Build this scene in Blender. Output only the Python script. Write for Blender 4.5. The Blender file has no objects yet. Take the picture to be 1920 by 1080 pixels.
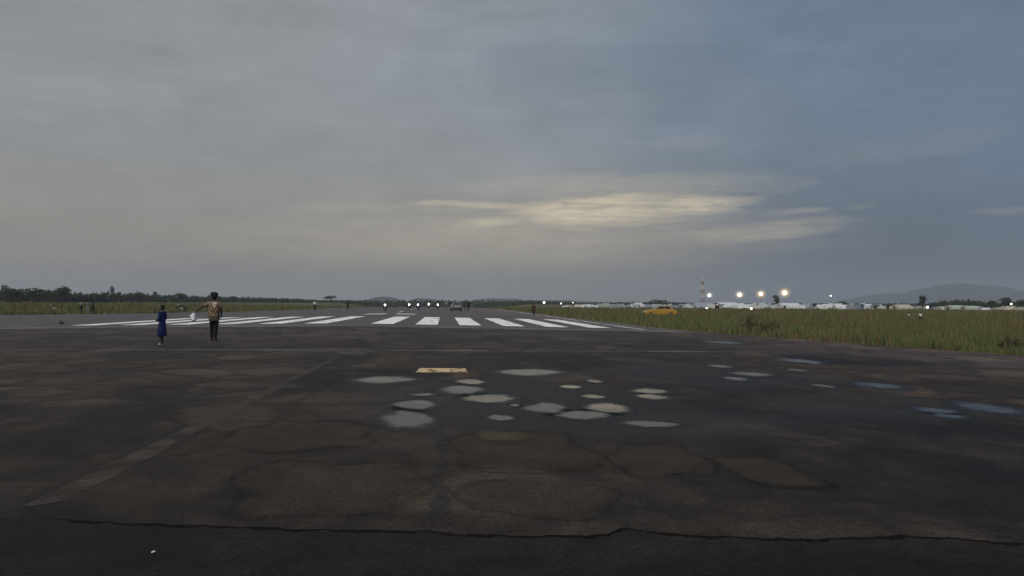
import bpy, bmesh, math, random
import numpy as np
from mathutils import Vector, Matrix

random.seed(7)
RNG = np.random.default_rng(11)
SC = bpy.context.scene
COL = SC.collection
PI = math.pi
rad = math.radians

# ------------------------------------------------------------------ camera
CAM_H = 1.65
F = 1500.0                      # focal length in pixels of a 1920 wide frame
YAW, PITCH, ROLL = math.atan(126 / F), math.atan(27 / F), rad(0.42)
_f = Vector((math.sin(YAW) * math.cos(PITCH), math.cos(YAW) * math.cos(PITCH), math.sin(PITCH)))
_r0 = Vector((math.cos(YAW), -math.sin(YAW), 0))
_u0 = _r0.cross(_f)
_r = _r0 * math.cos(ROLL) + _u0 * math.sin(ROLL)
_u = _u0 * math.cos(ROLL) - _r0 * math.sin(ROLL)
cam_data = bpy.data.cameras.new('camera')
cam_data.sensor_width = 36
cam_data.lens = F / 1920 * 36
cam_data.clip_start = 0.05
cam_data.clip_end = 30000
cam = bpy.data.objects.new('camera', cam_data)
COL.objects.link(cam)
M = Matrix((_r, _u, -_f)).transposed().to_4x4()
M.translation = Vector((0, 0, CAM_H))
cam.matrix_world = M
SC.camera = cam

# ------------------------------------------------------------------ render settings, exposure
SC.render.engine = 'CYCLES'
SC.cycles.use_denoising = True
SC.cycles.max_bounces = 6
SC.cycles.volume_bounces = 0
SC.view_settings.view_transform = 'Standard'
SC.view_settings.look = 'None'
SC.view_settings.gamma = 1
SC.view_settings.exposure = 0.0

# ------------------------------------------------------------------ sun
SUN_EL, SUN_AZ = rad(42), rad(205)          # behind the camera, a little to the left, seen through cloud
sd = bpy.data.lights.new('sun', 'SUN')
sd.energy = 1.45
sd.angle = rad(40)
sd.color = (1.0, 0.94, 0.87)
sun = bpy.data.objects.new('sun', sd)
COL.objects.link(sun)
to_sun = Vector((math.sin(SUN_AZ) * math.cos(SUN_EL), math.cos(SUN_AZ) * math.cos(SUN_EL), math.sin(SUN_EL)))
sun.rotation_euler = to_sun.to_track_quat('Z', 'Y').to_euler()
sun.location = (0, 0, 100)


class NT:
    """tiny helper to write node trees as expressions"""
    def __init__(s, tree):
        s.t = tree
        s.n = tree.nodes
        s.l = tree.links

    def node(s, kind, **kw):
        n = s.n.new(kind)
        for k, v in kw.items():
            setattr(n, k, v)
        return n

    def put(s, sock, v):
        if isinstance(v, bpy.types.NodeSocket):
            s.l.new(v, sock)
        elif v is not None:
            if hasattr(sock, 'default_value') and not isinstance(sock.default_value, (int, float)):
                if isinstance(v, (int, float)):
                    v = (v, v, v)
                v = tuple(v)
                if len(sock.default_value) == 4 and len(v) == 3:
                    v = v + (1,)
            sock.default_value = v

    def m(s, op, a, b=None, c=None, clamp=False):
        n = s.node('ShaderNodeMath', operation=op, use_clamp=clamp)
        for i, v in enumerate((a, b, c)):
            if v is not None:
                s.put(n.inputs[i], v)
        return n.outputs[0]

    def mix(s, f, a, b, blend='MIX'):
        n = s.node('ShaderNodeMix', data_type='RGBA', blend_type=blend)
        s.put(n.inputs[0], f)
        s.put(n.inputs[6], a)
        s.put(n.inputs[7], b)
        return n.outputs[2]

    def step(s, x, lo, hi, to=(0, 1)):
        n = s.node('ShaderNodeMapRange', interpolation_type='SMOOTHSTEP')
        s.put(n.inputs[0], x)
        for i, v in enumerate((lo, hi, to[0], to[1])):
            s.put(n.inputs[i + 1], v)
        return n.outputs[0]

    def lin(s, x, lo, hi, a=0, b=1):
        n = s.node('ShaderNodeMapRange')
        s.put(n.inputs[0], x)
        for i, v in enumerate((lo, hi, a, b)):
            s.put(n.inputs[i + 1], v)
        return n.outputs[0]

    def scale(s, vec, sc):
        n = s.node('ShaderNodeMapping')
        s.put(n.inputs[0], vec)
        s.put(n.inputs['Scale'], sc)
        return n.outputs[0]

    def noise(s, vec, sc, detail=4, rough=0.55, dist=0.0):
        n = s.node('ShaderNodeTexNoise')
        s.put(n.inputs['Vector'], vec)
        s.put(n.inputs['Scale'], sc)
        s.put(n.inputs['Detail'], detail)
        s.put(n.inputs['Roughness'], rough)
        s.put(n.inputs['Distortion'], dist)
        return n.outputs[0]


def ray(px, py):
    d = _f + _r * ((px - 960) / F) + _u * (-(py - 540) / F)
    return d.normalized()


# ------------------------------------------------------------------ world: overcast evening sky with one bright break
world = bpy.data.worlds.new('World')
SC.world = world
world.use_nodes = True
w = NT(world.node_tree)
w.n.clear()
out = w.node('ShaderNodeOutputWorld')
sky = w.node('ShaderNodeTexSky', sky_type='NISHITA', sun_disc=False)
sky.sun_elevation = SUN_EL
sky.sun_rotation = SUN_AZ
sky.air_density = 1.5
sky.dust_density = 3.0
bg_sky = w.node('ShaderNodeBackground')
w.l.new(sky.outputs[0], bg_sky.inputs[0])
bg_sky.inputs[1].default_value = 0.08
tc = w.node('ShaderNodeTexCoord')
dirv = tc.outputs['Generated']
sep = w.node('ShaderNodeSeparateXYZ')
w.l.new(dirv, sep.inputs[0])
dx, dy, dz = sep.outputs
az = w.m('ARCTAN2', dx, dy)
el = w.m('ARCSINE', dz)
side = w.m('ADD', w.m('MULTIPLY', dx, _r0.x), w.m('MULTIPLY', dy, _r0.y))       # -1 left .. 1 right of the view
streak = w.noise(w.scale(dirv, (1.0, 1.0, 7.0)), 3.2, 6, 0.58, 0.6)
streak2 = w.noise(w.scale(dirv, (1.0, 1.0, 13.0)), 7.0, 6, 0.62, 0.4)
big = w.noise(w.scale(dirv, (1.0, 1.0, 2.6)), 2.3, 4, 0.5, 0.3)
sidew = w.m('ADD', side, w.m('MULTIPLY', w.m('SUBTRACT', big, 0.5), 0.55))
rightness = w.step(sidew, -0.22, 0.50)
body = w.mix(rightness, (0.290, 0.306, 0.324), (0.130, 0.188, 0.268))
low = w.step(el, 0.225, 0.02)
lowcol = w.mix(w.step(side, 0.02, 0.42), (0.345, 0.300, 0.236), (0.076, 0.104, 0.155))
body = w.mix(w.m('MULTIPLY', low, 0.9), body, lowcol)
# pale strip just over the horizon at left
strip = w.m('MULTIPLY', w.step(el, 0.035, 0.008), w.step(side, 0.12, -0.2))
body = w.mix(w.m('MULTIPLY', strip, 0.55), body, (0.38, 0.38, 0.365))
shade = w.lin(streak, 0.3, 0.7, 0.945, 1.055)
shade2 = w.lin(streak2, 0.3, 0.7, 0.965, 1.035)
puff = w.noise(w.scale(dirv, (1.0, 1.0, 2.2)), 5.0, 6, 0.60, 0.9)
puff2 = w.noise(w.scale(dirv, (1.0, 1.0, 3.0)), 14.0, 5, 0.62, 0.5)
shade = w.m('MULTIPLY', shade, w.lin(puff, 0.3, 0.7, 0.90, 1.10))
shade2 = w.m('MULTIPLY', shade2, w.lin(puff2, 0.3, 0.7, 0.965, 1.035))
body = w.mix(1.0, body, w.m('MULTIPLY', shade, shade2), 'MULTIPLY')
zen = w.step(dz, 0.30, 0.95, (1.0, 2.1))
body = w.mix(1.0, body, zen, 'MULTIPLY')


def azel(px, py):
    d = ray(px, py)
    return math.atan2(d.x, d.y), math.asin(d.z)


wisp = w.noise(w.scale(dirv, (1.0, 1.0, 6.0)), 11.0, 7, 0.62, 0.9)
wisp2 = w.noise(w.scale(dirv, (1.0, 1.0, 8.0)), 30.0, 6, 0.68, 0.5)
wn = w.m('ADD', w.m('MULTIPLY', w.m('SUBTRACT', wisp, 0.5), 3.4), w.m('MULTIPLY', w.m('SUBTRACT', wisp2, 0.5), 2.6))


def blob(px, py, rx, ry, tilt, soft0, soft1, amt, up=1.0):
    a0, e0 = azel(px, py)
    da = w.m('SUBTRACT', az, a0)
    de = w.m('SUBTRACT', el, e0)
    ct, st = math.cos(tilt), math.sin(tilt)
    p = w.m('ADD', w.m('MULTIPLY', da, ct), w.m('MULTIPLY', de, st))
    q = w.m('SUBTRACT', w.m('MULTIPLY', de, ct), w.m('MULTIPLY', da, st))
    r2 = w.m('ADD', w.m('POWER', w.m('ABSOLUTE', w.m('DIVIDE', p, rx / F)), 2), w.m('POWER', w.m('ABSOLUTE', w.m('DIVIDE', q, ry / F)), 2))
    r2 = w.m('ADD', r2, w.m('MULTIPLY', wn, amt))
    return w.m('MULTIPLY', w.step(r2, soft1, soft0), up)


gaps = [blob(1130, 398, 165, 33, rad(2), -0.1, 1.9, 0.75, 1.0),
        blob(1270, 388, 125, 19, rad(2), -0.1, 1.8, 0.8, 0.85),
        blob(945, 414, 110, 11, rad(5), 0.0, 1.6, 1.0, 0.62),
        blob(920, 385, 140, 7, rad(-1), 0.0, 1.5, 0.9, 0.62),
        blob(740, 392, 170, 11, rad(0), 0.0, 1.6, 0.9, 0.26),
        blob(1420, 434, 160, 20, rad(4), -0.2, 1.8, 0.7, 0.42),
        blob(1490, 397, 60, 6, rad(4), 0.0, 1.6, 0.8, 0.30),
        blob(1610, 388, 30, 5, rad(4), 0.0, 1.6, 0.8, 0.12),
        blob(1895, 396, 60, 7, rad(0), 0.0, 1.6, 0.8, 0.12),
        blob(1290, 268, 80, 14, rad(0), -0.2, 1.6, 0.8, 0.08),
        blob(1690, 280, 150, 20, rad(4), -0.2, 1.6, 0.8, 0.07),
        blob(1180, 350, 280, 26, rad(0), -0.2, 1.8, 0.8, 0.26),
        blob(980, 450, 520, 52, rad(1.5), -0.4, 1.9, 0.6, 0.33)]
g = gaps[0]
for k in gaps[1:]:
    g = w.m('MAXIMUM', g, k)
bars = w.noise(w.scale(dirv, (1.0, 1.0, 14.0)), 6.0, 6, 0.62, 0.7)
g = w.m('MULTIPLY', g, w.m('MULTIPLY', w.step(bars, 0.36, 0.58, (0.66, 1.0)), w.step(wisp2, 0.30, 0.56, (0.72, 1.0))))
gapcol = w.mix(w.lin(wisp2, 0.35, 0.65), (0.60, 0.50, 0.355), (0.86, 0.745, 0.52))
body = w.mix(g, body, gapcol)
bg_cloud = w.node('ShaderNodeBackground')
w.l.new(body, bg_cloud.inputs[0])
bg_cloud.inputs[1].default_value = 1.0
mixs = w.node('ShaderNodeMixShader')
mixs.inputs[0].default_value = 0.94            # cloud cover
w.l.new(bg_sky.outputs[0], mixs.inputs[1])
w.l.new(bg_cloud.outputs[0], mixs.inputs[2])
w.l.new(mixs.outputs[0], out.inputs[0])


# ------------------------------------------------------------------ heights of the place
def sm(t):
    t = min(1.0, max(0.0, t))
    return t * t * (3 - 2 * t)


RX = -5.95                      # runway centre line


def dip(x, y):                  # the runway runs over a crest and down
    return -4.5 * sm((y - 185) / 480.0) * (1 - sm((abs(x - RX) - 45) / 45.0))


def pave(x, y):                 # crowned runway
    return sm((y - 20) / 28.0) * max(0.0, 0.28 * (1 - abs(x - RX) / 20.4)) + dip(x, y)


def gnd(x, y):
    return -0.05 + dip(x, y)


def on(px, py, fn=pave):
    d = ray(px, py)
    z = 0.0
    p = None
    for _ in range(14):
        t = (z - CAM_H) / d.z
        p = Vector((d.x * t, d.y * t, 0))
        z = fn(p.x, p.y)
    p.z = z
    return p


def far_at(px, dist, fn=gnd):   # ground point in the direction of a photo column at a given distance
    d = ray(px, 567)
    k = dist / math.hypot(d.x, d.y)
    x, y = d.x * k, d.y * k
    return Vector((x, y, fn(x, y)))


# ------------------------------------------------------------------ mesh helpers
class MB:
    def __init__(s):
        s.v = []
        s.f = []

    def add(s, vs, fs):
        o = len(s.v)
        s.v += [tuple(p) for p in vs]
        s.f += [tuple(i + o for i in q) for q in fs]
        return s

    def box(s, c, d, rz=0.0, taper=1.0):
        cx, cy, cz = c
        hx, hy, hz = d[0] / 2, d[1] / 2, d[2] / 2
        co, si = math.cos(rz), math.sin(rz)
        vs = []
        for z, k in ((-hz, 1.0), (hz, taper)):
            for x, y in ((-hx, -hy), (hx, -hy), (hx, hy), (-hx, hy)):
                x, y = x * k, y * k
                vs.append((cx + x * co - y * si, cy + x * si + y * co, cz + z))
        return s.add(vs, [(3, 2, 1, 0), (4, 5, 6, 7), (0, 1, 5, 4), (1, 2, 6, 5), (2, 3, 7, 6), (3, 0, 4, 7)])

    def tube(s, pts, rads, n=8, cap=True):
        pts = [Vector(p) for p in pts]
        if isinstance(rads, (int, float)):
            rads = [rads] * len(pts)
        vs, fs = [], []
        for i, p in enumerate(pts):
            t = (pts[min(i + 1, len(pts) - 1)] - pts[max(i - 1, 0)]).normalized()
            a = Vector((0, 0, 1)) if abs(t.z) < 0.9 else Vector((1, 0, 0))
            e1 = t.cross(a).normalized()
            e2 = t.cross(e1)
            for k in range(n):
                an = 2 * PI * k / n
                vs.append(p + (e1 * math.cos(an) + e2 * math.sin(an)) * rads[i])
        for i in range(len(pts) - 1):
            for k in range(n):
                k2 = (k + 1) % n
                fs.append((i * n + k, i * n + k2, (i + 1) * n + k2, (i + 1) * n + k))
        if cap:
            fs.append(tuple(range(n)))
            fs.append(tuple((len(pts) - 1) * n + k for k in reversed(range(n))))
        return s.add(vs, fs)

    def lathe(s, prof, n=16, c=(0, 0, 0), sx=1.0, sy=1.0):
        vs, fs = [], []
        for r, z in prof:
            for k in range(n):
                a = 2 * PI * k / n
                vs.append((c[0] + r * sx * math.cos(a), c[1] + r * sy * math.sin(a), c[2] + z))
        for i in range(len(prof) - 1):
            for k in range(n):
                k2 = (k + 1) % n
                fs.append((i * n + k, i * n + k2, (i + 1) * n + k2, (i + 1) * n + k))
        fs.append(tuple(reversed(range(n))))
        fs.append(tuple((len(prof) - 1) * n + k for k in range(n)))
        return s.add(vs, fs)

    def ell(s, c, r, n=12, m=7):
        prof = [(max(1e-4, math.sin(PI * i / m)), -math.cos(PI * i / m) * r[2]) for i in range(m + 1)]
        return s.lathe(prof, n, c, r[0], r[1])

    def torus(s, c, R, r, axis='x', n=20, m=8):
        vs, fs = [], []
        for i in range(n):
            a = 2 * PI * i / n
            for k in range(m):
                b = 2 * PI * k / m
                q = R + r * math.cos(b)
                o, p, h = q * math.cos(a), q * math.sin(a), r * math.sin(b)
                vs.append((c[0] + h, c[1] + o, c[2] + p) if axis == 'x' else (c[0] + o, c[1] + h, c[2] + p))
        for i in range(n):
            for k in range(m):
                i2, k2 = (i + 1) % n, (k + 1) % m
                fs.append((i * m + k, i2 * m + k, i2 * m + k2, i * m + k2))
        return s.add(vs, fs)

    def mesh(s, name, mat=None, smooth=False):
        me = bpy.data.meshes.new(name)
        me.from_pydata(s.v, [], s.f)
        bm = bmesh.new()
        bm.from_mesh(me)
        bmesh.ops.recalc_face_normals(bm, faces=bm.faces)
        bm.to_mesh(me)
        bm.free()
        if mat:
            me.materials.append(mat)
        if smooth:
            me.polygons.foreach_set('use_smooth', [True] * len(me.polygons))
        me.update()
        return me

    def obj(s, name, mat=None, parent=None, smooth=False):
        return link(name, s.mesh(name, mat, smooth), parent)


def link(name, me, parent=None):
    o = bpy.data.objects.new(name, me)
    COL.objects.link(o)
    if parent is not None:
        o.parent = parent
    return o


def tag(o, label=None, cat=None, group=None, kind=None):
    if label:
        o['label'] = label
    if cat:
        o['category'] = cat
    if group:
        o['group'] = group
    if kind:
        o['kind'] = kind
    return o


def thing(name, label, cat, loc=(0, 0, 0), rz=0.0, group=None, scale=1.0):
    o = bpy.data.objects.new(name, None)
    COL.objects.link(o)
    o.location = loc
    o.rotation_euler = (0, 0, rz)
    o.scale = (scale,) * 3 if isinstance(scale, (int, float)) else scale
    o.empty_display_size = 0.2
    return tag(o, label, cat, group)


def copy_tree(o, parent=None):
    c = o.copy()
    COL.objects.link(c)
    c.parent = parent
    for ch in o.children:
        copy_tree(ch, c)
    return c


ORD = ['first', 'second', 'third', 'fourth', 'fifth', 'sixth', 'seventh', 'eighth', 'ninth', 'tenth', 'eleventh', 'twelfth',
       'thirteenth', 'fourteenth', 'fifteenth', 'sixteenth', 'seventeenth', 'eighteenth', 'nineteenth']
TENS = ['', '', 'twent', 'thirt', 'fort', 'fift', 'sixt', 'sevent', 'eight', 'ninet']


def ordinal(i):                 # 1 based
    if i <= 19:
        return ORD[i - 1]
    if i >= 100:
        return 'hundredth' if i == 100 else 'hundred-and-' + ordinal(i - 100)
    t, u = divmod(i, 10)
    return TENS[t] + ('ieth' if u == 0 else 'y-' + ORD[u - 1])


# ------------------------------------------------------------------ materials
def newmat(name):
    m = bpy.data.materials.new(name)
    m.use_nodes = True
    t = NT(m.node_tree)
    b = [n for n in t.n if n.type == 'BSDF_PRINCIPLED'][0]
    return m, t, b


def plain(name, col, rough=0.6, metal=0.0, var=0.12, sc=6.0, emit=None, strength=0.0, spec=0.4):
    m, t, b = newmat(name)
    co = t.node('ShaderNodeTexCoord').outputs['Object']
    n = t.noise(co, sc, 4, 0.6)
    k = t.lin(n, 0.3, 0.7, 1 - var, 1 + var)
    t.put(b.inputs['Base Color'], t.mix(1.0, col, k, 'MULTIPLY'))
    b.inputs['Roughness'].default_value = rough
    b.inputs['Metallic'].default_value = metal
    b.inputs['Specular IOR Level'].default_value = spec
    if emit:
        t.put(b.inputs['Emission Color'], emit)
        b.inputs['Emission Strength'].default_value = strength
    return m


def asphalt(name, dark, light, dirt, wet_spots=(), edge_dust=True, dirt_amt=0.6, spec=0.28, far_pale=False, cells=False):
    m, t, b = newmat(name)
    co = t.node('ShaderNodeTexCoord').outputs['Object']
    s = t.node('ShaderNodeSeparateXYZ')
    t.l.new(co, s.inputs[0])
    X, Y, _ = s.outputs
    large = t.noise(co, 0.16, 5, 0.6, 0.8)
    mid = t.noise(t.scale(co, (1.0, 0.55, 1.0)), 0.8, 6, 0.62, 0.5)
    lanes = t.noise(t.scale(co, (2.2, 0.07, 1.0)), 0.8, 4, 0.6, 0.2)
    fine = t.noise(co, 55.0, 3, 0.7)
    grit = t.noise(co, 9.0, 5, 0.72)
    c = t.mix(t.step(large, 0.40, 0.60), dark, light)
    c = t.mix(t.m('MULTIPLY', t.step(mid, 0.50, 0.72), dirt_amt), c, dirt)
    c = t.mix(t.m('MULTIPLY', t.step(lanes, 0.52, 0.75), 0.30), c, light)
    c = t.mix(t.m('MULTIPLY', t.step(t.noise(co, 0.42, 5, 0.6, 1.2), 0.57, 0.70), 0.5), c, dark)
    if far_pale:                 # paler towards the runway
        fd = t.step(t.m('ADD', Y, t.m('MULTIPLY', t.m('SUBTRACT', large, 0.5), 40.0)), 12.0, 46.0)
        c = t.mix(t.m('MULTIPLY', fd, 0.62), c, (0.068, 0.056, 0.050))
    if edge_dust:                # reddish laterite dust washed in from the verge
        e = t.step(t.m('ADD', t.m('SUBTRACT', X, t.m('MULTIPLY', Y, -0.09)), t.m('MULTIPLY', t.m('SUBTRACT', mid, 0.5), 7.0)), 13.5, 19.5)
        c = t.mix(t.m('MULTIPLY', e, 0.75), c, (0.115, 0.078, 0.064))
    wet = None
    for (wx, wy, rx, ry) in wet_spots:
        q = t.m('ADD', t.m('POWER', t.m('DIVIDE', t.m('SUBTRACT', X, wx), rx), 2), t.m('POWER', t.m('DIVIDE', t.m('SUBTRACT', Y, wy), ry), 2))
        q = t.m('ADD', q, t.m('MULTIPLY', t.m('SUBTRACT', mid, 0.5), 2.2))
        k = t.step(q, 1.3, 0.35)
        wet = k if wet is None else t.m('MAXIMUM', wet, k)
    if cells:                    # old patching: rounded fields with darker seams, each a little different
        wv = t.node('ShaderNodeVectorMath', operation='ADD')
        wn_ = t.node('ShaderNodeTexNoise')
        t.put(wn_.inputs['Vector'], co)
        wn_.inputs['Scale'].default_value = 0.9
        wn_.inputs['Detail'].default_value = 4
        sc_ = t.node('ShaderNodeVectorMath', operation='SCALE')
        t.l.new(wn_.outputs['Color'], sc_.inputs[0])
        sc_.inputs['Scale'].default_value = 1.3
        t.l.new(co, wv.inputs[0])
        t.l.new(sc_.outputs[0], wv.inputs[1])
        cv = t.scale(wv.outputs[0], (0.62, 0.42, 0.0))
        e1 = t.node('ShaderNodeTexVoronoi', feature='DISTANCE_TO_EDGE')
        t.l.new(cv, e1.inputs['Vector'])
        e1.inputs['Scale'].default_value = 1.0
        e2 = t.node('ShaderNodeTexVoronoi')
        t.l.new(cv, e2.inputs['Vector'])
        e2.inputs['Scale'].default_value = 1.0
        hs = t.node('ShaderNodeSeparateColor')
        t.l.new(e2.outputs['Color'], hs.inputs[0])
        c = t.mix(1.0, c, t.lin(hs.outputs[0], 0, 1, 0.72, 1.30), 'MULTIPLY')
        c = t.mix(t.m('MULTIPLY', t.step(e1.outputs['Distance'], 0.11, 0.01), 0.50), c, dark)
    blot = t.noise(co, 2.4, 6, 0.72, 0.4)
    c = t.mix(1.0, c, t.lin(blot, 0.3, 0.7, 0.68, 1.32), 'MULTIPLY')
    pep = t.noise(co, 24.0, 3, 0.8)
    c = t.mix(1.0, c, t.lin(pep, 0.3, 0.7, 0.36, 1.64), 'MULTIPLY')
    c = t.mix(1.0, c, t.lin(fine, 0.28, 0.72, 0.50, 1.50), 'MULTIPLY')
    c = t.mix(1.0, c, t.lin(grit, 0.3, 0.7, 0.80, 1.2), 'MULTIPLY')
    rough = t.lin(large, 0.35, 0.65, 0.62, 0.78)
    if wet is not None:
        c = t.mix(t.m('MULTIPLY', wet, 0.5), c, (0.018, 0.0155, 0.014))
        rough = t.m('SUBTRACT', rough, t.m('MULTIPLY', wet, 0.12))
    t.put(b.inputs['Base Color'], c)
    t.put(b.inputs['Roughness'], rough)
    b.inputs['Specular IOR Level'].default_value = spec
    bp = t.node('ShaderNodeBump')
    bp.inputs['Strength'].default_value = 0.8
    bp.inputs['Distance'].default_value = 0.012
    t.put(bp.inputs['Height'], t.m('ADD', fine, t.m('MULTIPLY', grit, 1.2)))
    t.put(b.inputs['Normal'], bp.outputs[0])
    return m


def paint(name, col, wear_lo, wear_hi, sc=1.6, rough=0.55, stretch=(1.0, 0.35, 1.0)):
    """road paint on a thin sheet, worn through where the noise is high"""
    m, t, b = newmat(name)
    co = t.node('ShaderNodeTexCoord').outputs['Object']
    n = t.noise(t.scale(co, stretch), sc, 7, 0.7, 0.3)
    f = t.noise(co, 30.0, 3, 0.7)
    c = t.mix(1.0, col, t.lin(f, 0.3, 0.7, 0.86, 1.1), 'MULTIPLY')
    c = t.mix(1.0, c, t.lin(n, 0.3, 0.7, 1.06, 0.86), 'MULTIPLY')
    t.put(b.inputs['Base Color'], c)
    b.inputs['Roughness'].default_value = rough
    t.put(b.inputs['Alpha'], t.step(t.m('ADD', n, t.m('MULTIPLY', t.m('SUBTRACT', f, 0.5), 0.35)), wear_hi, wear_lo))
    return m


def leafmat(name, dark, light, sc=1.2):
    m, t, b = newmat(name)
    co = t.node('ShaderNodeTexCoord').outputs['Object']
    n = t.noise(co, sc, 4, 0.65)
    t.put(b.inputs['Base Color'], t.mix(t.step(n, 0.35, 0.65), dark, light))
    b.inputs['Roughness'].default_value = 0.7
    b.inputs['Specular IOR Level'].default_value = 0.2
    return m


def attrmat(name, rough=0.75):
    m, t, b = newmat(name)
    a = t.node('ShaderNodeAttribute', attribute_name='tint')
    t.put(b.inputs['Base Color'], a.outputs['Color'])
    b.inputs['Roughness'].default_value = rough
    b.inputs['Specular IOR Level'].default_value = 0.15
    return m


# pixel boxes of the standing water in the photograph: x0, x1, y0, y1, tilt
PUD = [(667, 780, 706, 719, 'a'), (931, 1055, 692, 704, 'b'), (853, 908, 711, 721, 'c'), (827, 909, 723, 739, 'd'),
       (866, 964, 739, 756, 'e'), (734, 816, 750, 768, 'f'), (716, 816, 771, 803, 'g'), (978, 1061, 756, 774, 'h'),
       (1050, 1090, 722, 729, 'i'), (1090, 1134, 740, 748, 'j'), (1184, 1251, 729, 738, 'k'), (1194, 1253, 739.5, 749, 'l'),
       (1097, 1177, 755, 776, 'm'), (1040, 1146, 771, 786, 'n'), (914, 964, 778, 790, 'o'), (1168, 1274, 790, 801, 'p'),
       (955, 976, 757, 763, 'q'), (1100, 1128, 712, 718, 'r'), (770, 816, 738, 743, 's'),
       (1328, 1392, 640, 645, 't'), (1466, 1532, 672, 682, 'u'), (1330, 1370, 684, 690, 'v'), (1376, 1446, 698, 705.5, 'w'),
       (1358, 1400, 707, 714, 'x'), (1477, 1510, 692, 697, 'y'), (1526, 1562, 721, 727, 'z'), (1606, 1688, 718, 729, 'A'),
       (1716, 1790, 765, 775, 'B'), (1748, 1812, 776, 786, 'C'), (1806, 1896, 757, 775, 'D')]
wet = [(0.85, 13.6, 3.0, 4.2), (6.2, 18.5, 2.8, 3.6), (6.9, 12.6, 2.2, 1.8), (2.6, 10.9, 2.5, 1.4)]

M_OVER = asphalt('weathered_asphalt', (0.0130, 0.0096, 0.0088), (0.054, 0.0385, 0.0265), (0.080, 0.054, 0.038), wet, spec=0.10, far_pale=True, cells=True)
M_RUN = asphalt('runway_asphalt', (0.058, 0.053, 0.050), (0.090, 0.081, 0.075), (0.110, 0.093, 0.082), (), True, 0.35, 0.3)
M_NEAR = asphalt('dark_asphalt', (0.0100, 0.0080, 0.0072), (0.0215, 0.0165, 0.0132), (0.032, 0.023, 0.0175), (), False, 0.5, 0.08)
M_CRACK = plain('crack_dirt', (0.006, 0.0055, 0.005), 0.95, var=0.3, sc=20)
M_WHITE = paint('white_runway_paint', (0.90, 0.865, 0.79), 0.54, 0.70, 1.3, 0.8)
M_EDGE = paint('worn_white_paint', (0.62, 0.58, 0.55), 0.50, 0.62, 1.0)
M_YEL = paint('yellow_marking_paint', (0.62, 0.43, 0.215), 0.46, 0.66, 2.4, 0.8)
M_OLD = paint('faded_yellow_line', (0.066, 0.047, 0.035), 0.16, 0.80, 2.2, 0.85, (1.0, 0.8, 1.0))
M_FAINT = paint('faint_pale_line', (0.12, 0.10, 0.085), 0.40, 0.62, 0.6, 0.8, (0.35, 1.0, 1.0))
M_JOINT = paint('pale_concrete_joint', (0.19, 0.172, 0.160), 0.48, 0.66, 0.5, 0.8, (0.3, 1.0, 1.0))
M_TAR = paint('tar_sealing', (0.010, 0.009, 0.009), 0.34, 0.62, 2.5, 0.8, (1.0, 0.5, 1.0))


def water_mat():
    m, t, b = newmat('puddle_water')
    co = t.node('ShaderNodeTexCoord').outputs['Object']
    n = t.noise(co, 1.4, 3, 0.5)
    t.put(b.inputs['Base Color'], t.mix(n, (0.018, 0.017, 0.016), (0.035, 0.031, 0.027)))
    b.inputs['Roughness'].default_value = 0.015
    b.inputs['IOR'].default_value = 1.333
    b.inputs['Specular IOR Level'].default_value = 0.5
    bp = t.node('ShaderNodeBump')
    bp.inputs['Strength'].default_value = 0.04
    bp.inputs['Distance'].default_value = 0.004
    t.put(bp.inputs['Height'], t.noise(co, 5.0, 2, 0.5))
    t.put(b.inputs['Normal'], bp.outputs[0])
    dp = t.node('ShaderNodeAttribute', attribute_name='depth').outputs['Fac']
    rag = t.m('ADD', t.noise(co, 9.0, 5, 0.7), t.m('MULTIPLY', t.noise(co, 2.5, 4, 0.6), 0.6))
    t.put(b.inputs['Alpha'], t.m('MULTIPLY', t.step(t.m('ADD', dp, t.m('MULTIPLY', t.m('SUBTRACT', rag, 0.8), 1.7)), 0.1, 1.0), 0.78))
    return m


M_WATER = water_mat()


def film(name, col, rough, amt, sc=2.0, spec=0.3):
    """thin stain on the pavement, fading out at its rim through the attribute 'depth'"""
    m, t, b = newmat(name)
    co = t.node('ShaderNodeTexCoord').outputs['Object']
    n = t.noise(co, sc, 6, 0.68, 0.4)
    f1 = t.noise(co, 24.0, 3, 0.8)
    c = t.mix(1.0, col, t.lin(n, 0.3, 0.7, 0.75, 1.25), 'MULTIPLY')
    t.put(b.inputs['Base Color'], t.mix(1.0, c, t.lin(f1, 0.3, 0.7, 0.3, 1.7), 'MULTIPLY'))
    b.inputs['Roughness'].default_value = rough
    b.inputs['Specular IOR Level'].default_value = spec
    dp = t.node('ShaderNodeAttribute', attribute_name='depth').outputs['Fac']
    a = t.step(t.m('ADD', dp, t.m('MULTIPLY', t.m('SUBTRACT', n, 0.5), 1.1)), 0.1, 0.9)
    t.put(b.inputs['Alpha'], t.m('MULTIPLY', a, amt))
    return m


M_DAMP = film('damp_asphalt', (0.012, 0.0105, 0.010), 0.5, 0.75, 3.0, 0.2)
M_PATCH = film('brown_worn_patch', (0.070, 0.052, 0.036), 0.8, 0.46, 1.3, 0.1)
M_PATCH2 = film('olive_worn_patch', (0.085, 0.066, 0.040), 0.8, 0.7, 1.6, 0.1)
M_RING = film('dark_patch_seam', (0.013, 0.0105, 0.0095), 0.8, 0.26, 1.1, 0.1)


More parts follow.
